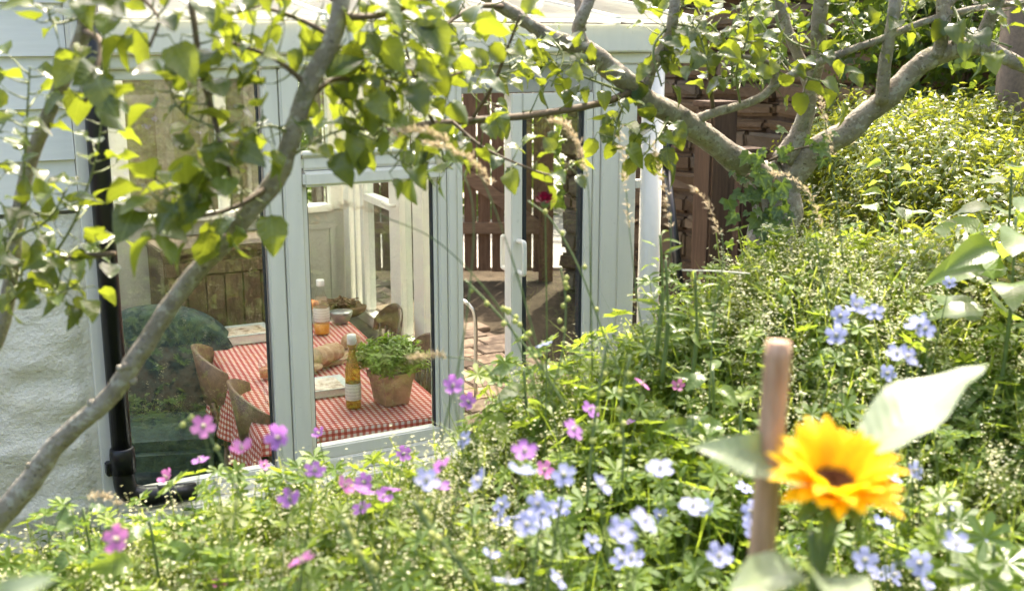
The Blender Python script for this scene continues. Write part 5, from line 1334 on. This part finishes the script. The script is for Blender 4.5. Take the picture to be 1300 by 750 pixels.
# ------------------------------------------------------------------ broad leaved plants
def big_leaf(name, L, W, mat, seed, pet): 
    me = apple_leaf(seed, L, W, pet, False); me.materials.clear(); me.materials.append(M[mat]); me.name = name; return me
BL = [big_leaf('leaf', .075, .045, 'broad', 100 + i, .02) for i in range(6)]
BG = [big_leaf('leaf', .16, .105, 'broad', 200 + i, .04) for i in range(4)]
def broad_plant(px, py, d, n, label, meshes, h=.35, spread=.06, size=(.8, 1.2), name='broad_leaved_plant', flat=.3, mat=None):
    top = P(px, py, d); b = top - Vector((0, 0, h)); t = empty(name, b, 0, label, 'plant')
    MB().tube(spline([(0, 0, 0), (.01, .005, h * .5), (0, 0, h)], 5), [.005] * 6 + [.003] * 5, 8).build('stem', M['stem'], t)
    for k in range(n):
        a = k * 2.4 + rng.uniform(-.3, .3); z = h * (.35 + .65 * (k + 1) / n); o_ = Vector((math.cos(a), math.sin(a), 0))
        leaf_at(t, b + Vector((0, 0, z)) + o_ * spread * .15, o_ + Vector((0, 0, rng.uniform(-.3, .55))), Vector((rng.gauss(0, flat), rng.gauss(0, flat) - .45, 1)), rng.uniform(*size) * (1.25 - .5 * k / n), meshes)
    return t
for a in (
 (905, 470, 2.45, 13, 'pale veined broad leaved plant left of the stake top'),
 (940, 520, 2.3, 12, 'green broad leaved plant directly behind the stake'),
 (880, 530, 2.35, 11, 'green broad leaved plant below the white downpipe'),
 (665, 470, 2.6, 10, 'pale broad leaved plant at foot of the glazed door'),
 (1130, 205, 3.7, 10, 'pale broad leaved plant under the right limb at hedge top'),
 (190, 330 + 330, 2.1, 8, 'small leaved plant beneath the black downpipe'),
 (1010, 290, 3.2, 8, 'leafy sprig at the foot of the ivy')): broad_plant(*a, BL)
BD = [big_leaf('leaf', .06, .045, 'ivy', 500 + i, .02) for i in range(4)]
broad_plant(105, 645, 2.2, 13, 'dark heart leaved plant low against the white wall', BD, .35, .06, (.7, 1.05))
broad_plant(1290, 275, 2.5, 17, 'large pale leaved plant at the right edge in front of hedge', BG, .45, .1, (.7, 1.05))
broad_plant(1285, 205, 3.0, 9, 'large leaved plant at the right edge on hedge top', BG, .4, .1, (.55, .8))
broad_plant(1245, 470, 2.6, 9, 'dark large leaved plant in shade below the big right leaves', BG, .35, .1, (.45, .7))
LN = [big_leaf('leaf', .075, .014, 'broad', 300 + i, .004) for i in range(4)]
for a in ((845, 330, 2.5, 'narrow leaved yellow green sprig beside the white downpipe foot'), (882, 345, 2.5, 'narrow leaved sprig in front of the reddish post'), (838, 298, 2.55, 'topmost narrow leaved sprig touching the downpipe')): broad_plant(a[0], a[1], a[2], 12, a[3], LN, .28, .04, (.6, .9))
PM = []
for i in range(3):
    v, f = palmate(.055 + .008 * i, 7, .5); PM.append(MB().add(v, f, False).mesh('leaf', M['broad']))
broad_plant(1262, 690, 1.75, 7, 'palmate leaved plant in the bottom right corner', PM, .3, .14, (.8, 1.1), 'palmate_plant')
broad_plant(1205, 640, 1.9, 7, 'palmate leaved plant right of the sunflower', PM, .3, .12, (.6, .9), 'palmate_plant')
p = P(866, 343, 2.5); q = P(952, 347, 2.6); cn = empty('pale_cane', p, 0, 'thin pale cane lying level before the timber posts', 'cane')
MB().tube([(0, 0, 0), (q - p) * .5 + Vector((0, 0, .002)), q - p], .0014, 6).build('cane', M['paper'], cn)

# ------------------------------------------------------------------ sunflower and stake
sf_top = P(1058, 618, 1.10); sb = Vector((sf_top.x - .03, sf_top.y + .05, .85))
sfw = empty('sunflower', sb, 0, 'bright yellow sunflower with dark brown centre in the right foreground', 'sunflower')
nrm = Vector((.03, -.30, .95)).normalized(); Q = Matrix.Translation(sf_top - sb) @ nrm.to_track_quat('Z', 'Y').to_matrix().to_4x4()
MB().lathe([(.004, -.020), (.018, -.014), (.027, -.004), (.022, .0), (0, .0005)], 20, Q).build('calyx', M['stem'], sfw)
mm = MB().lathe([(0, .002), (.010, .003), (.018, .007), (.0225, .006), (.024, .001)], 24, Q, False); mm.build('disc', M['disc'], sfw)
mm = MB()
for k in range(130):
    r_ = .0225 * math.sqrt((k + .5) / 130); a = k * 2.39996; mm.tube([Q @ Vector((r_ * math.cos(a), r_ * math.sin(a), .003)), Q @ Vector((r_ * 1.04 * math.cos(a), r_ * 1.04 * math.sin(a), .0085 + .003 * (r_ / .0225)))], [.0011, .0006], 4)
o = mm.build('florets', M['disc'], sfw); o['kind'] = 'stuff'
def sun_petal(i, L):
    r = random.Random(i); V = []; F = []; n = 8; cup = r.uniform(.1, .5); tw_ = r.uniform(-.3, .3)
    for k in range(n + 1):
        u = k / n; hw_ = .0105 * (math.sin(math.pi * (.14 + .86 * u) ** 1.15)) ** .85 if k < n else .0004
        for j in (-1, 0, 1): V.append((hw_ * j + .05 * L * u * u * tw_, u * L, cup * L * (u * .7 - u * u * .95) + .28 * hw_ * abs(j)))
    for k in range(n):
        for j in (0, 1): a = 3 * k + j; F.append((a, a + 1, a + 4, a + 3))
    return MB().add(V, F, True).mesh('petal', M['petal_yellow'])
SPM = [sun_petal(i, .050 + .004 * (i % 3)) for i in range(6)]
for k in range(44):
    row = k % 2; a = k * 2 * math.pi / 44 + rng.uniform(-.06, .06)
    mesh_obj('petal', SPM[rng.randrange(6)], None, sfw, Q @ Matrix.Rotation(a, 4, 'Z') @ Matrix.Translation((0, .018, .001 + .003 * row)) @ Matrix.Rotation(R(24 + 22 * row) + rng.gauss(0, .13), 4, 'X') @ Matrix.Scale(rng.uniform(.85, 1.08), 4))
for k in range(9): mesh_obj('bract', BL[k % 6], None, sfw, Q @ Matrix.Rotation(k * .7, 4, 'Z') @ Matrix.Translation((0, .010, -.010)) @ Matrix.Rotation(R(-15), 4, 'X') @ Matrix.Scale(.42, 4))
tops = sf_top - nrm * .018
stp = spline([tuple(Vector((0, 0, 0))), tuple(P(1030, 800, 1.16) - sb), tuple(P(1036, 730, 1.14) - sb), tuple(P(1050, 685, 1.13) - sb), tuple(tops - sb)], 6)
MB().tube([Vector(q) for q in stp], .0085, 10).build('stem', M['stem'], sfw)
bs_ = spline([tuple(P(1030, 790, 1.15) - sb), tuple(P(1034, 720, 1.11) - sb), tuple(P(1030, 675, 1.10) - sb)], 5)
MB().tube([Vector(q) for q in bs_], .005, 8).build('side_stem', M['stem'], sfw)
SL = [big_leaf('leaf', .15, .066, 'sunleaf', 400 + i, .03) for i in range(3)]
def sun_leaf(a, b, zd, s, mi):
    pa, pb = P(*a), P(*b); o = leaf_at(sfw, pa, pb - pa, Vector(zd), (pb - pa).length / .18 * s, [SL[mi]])
    o.name = 'leaf'
sun_leaf((1062, 612, 1.18), (1250, 452, 1.26), (.10, -.18, .95), 1.0, 0)
sun_leaf((1046, 628, 1.17), (898, 553, 1.12), (-.25, -.38, .85), 1.0, 1)
sun_leaf((1030, 715, 1.10), (1075, 800, .94), (.1, -.35, 1), 1.15, 2)
sun_leaf((1030, 720, 1.12), (930, 745, 1.02), (-.1, -.4, 1), 1.0, 0)
sk = empty('wooden_stake', Vector((P(958, 800, 1.10).x - .02, P(958, 800, 1.10).y + .02, .8)), 0, 'round reddish wooden stake with bright cut top beside the sunflower', 'stake')
pt = P(989, 433, 1.14); pb = sk.location; dirn = (pt - pb)
# stake leans slightly: foot in the soil, top as seen
MB().tube([Vector((0, 0, 0)), dirn * .5, dirn * .985, dirn], [.0136, .0136, .0134, .0122], 18).build('shaft', M['stake'], sk)
# big blurred leaf low at the left
fp = P(-40, 800, .80); fl = empty('foreground_plant', fp - Vector((0, 0, .75)), 0, 'out of focus pale leaf in the bottom left corner', 'plant')
MB().tube([(0, 0, 0), (0, 0, .75)], .005, 8).build('stem', M['stem'], fl)
o = leaf_at(fl, fp, P(40, 735, .78) - fp, Vector((.2, -.6, .8)), .45, [SL[1]])
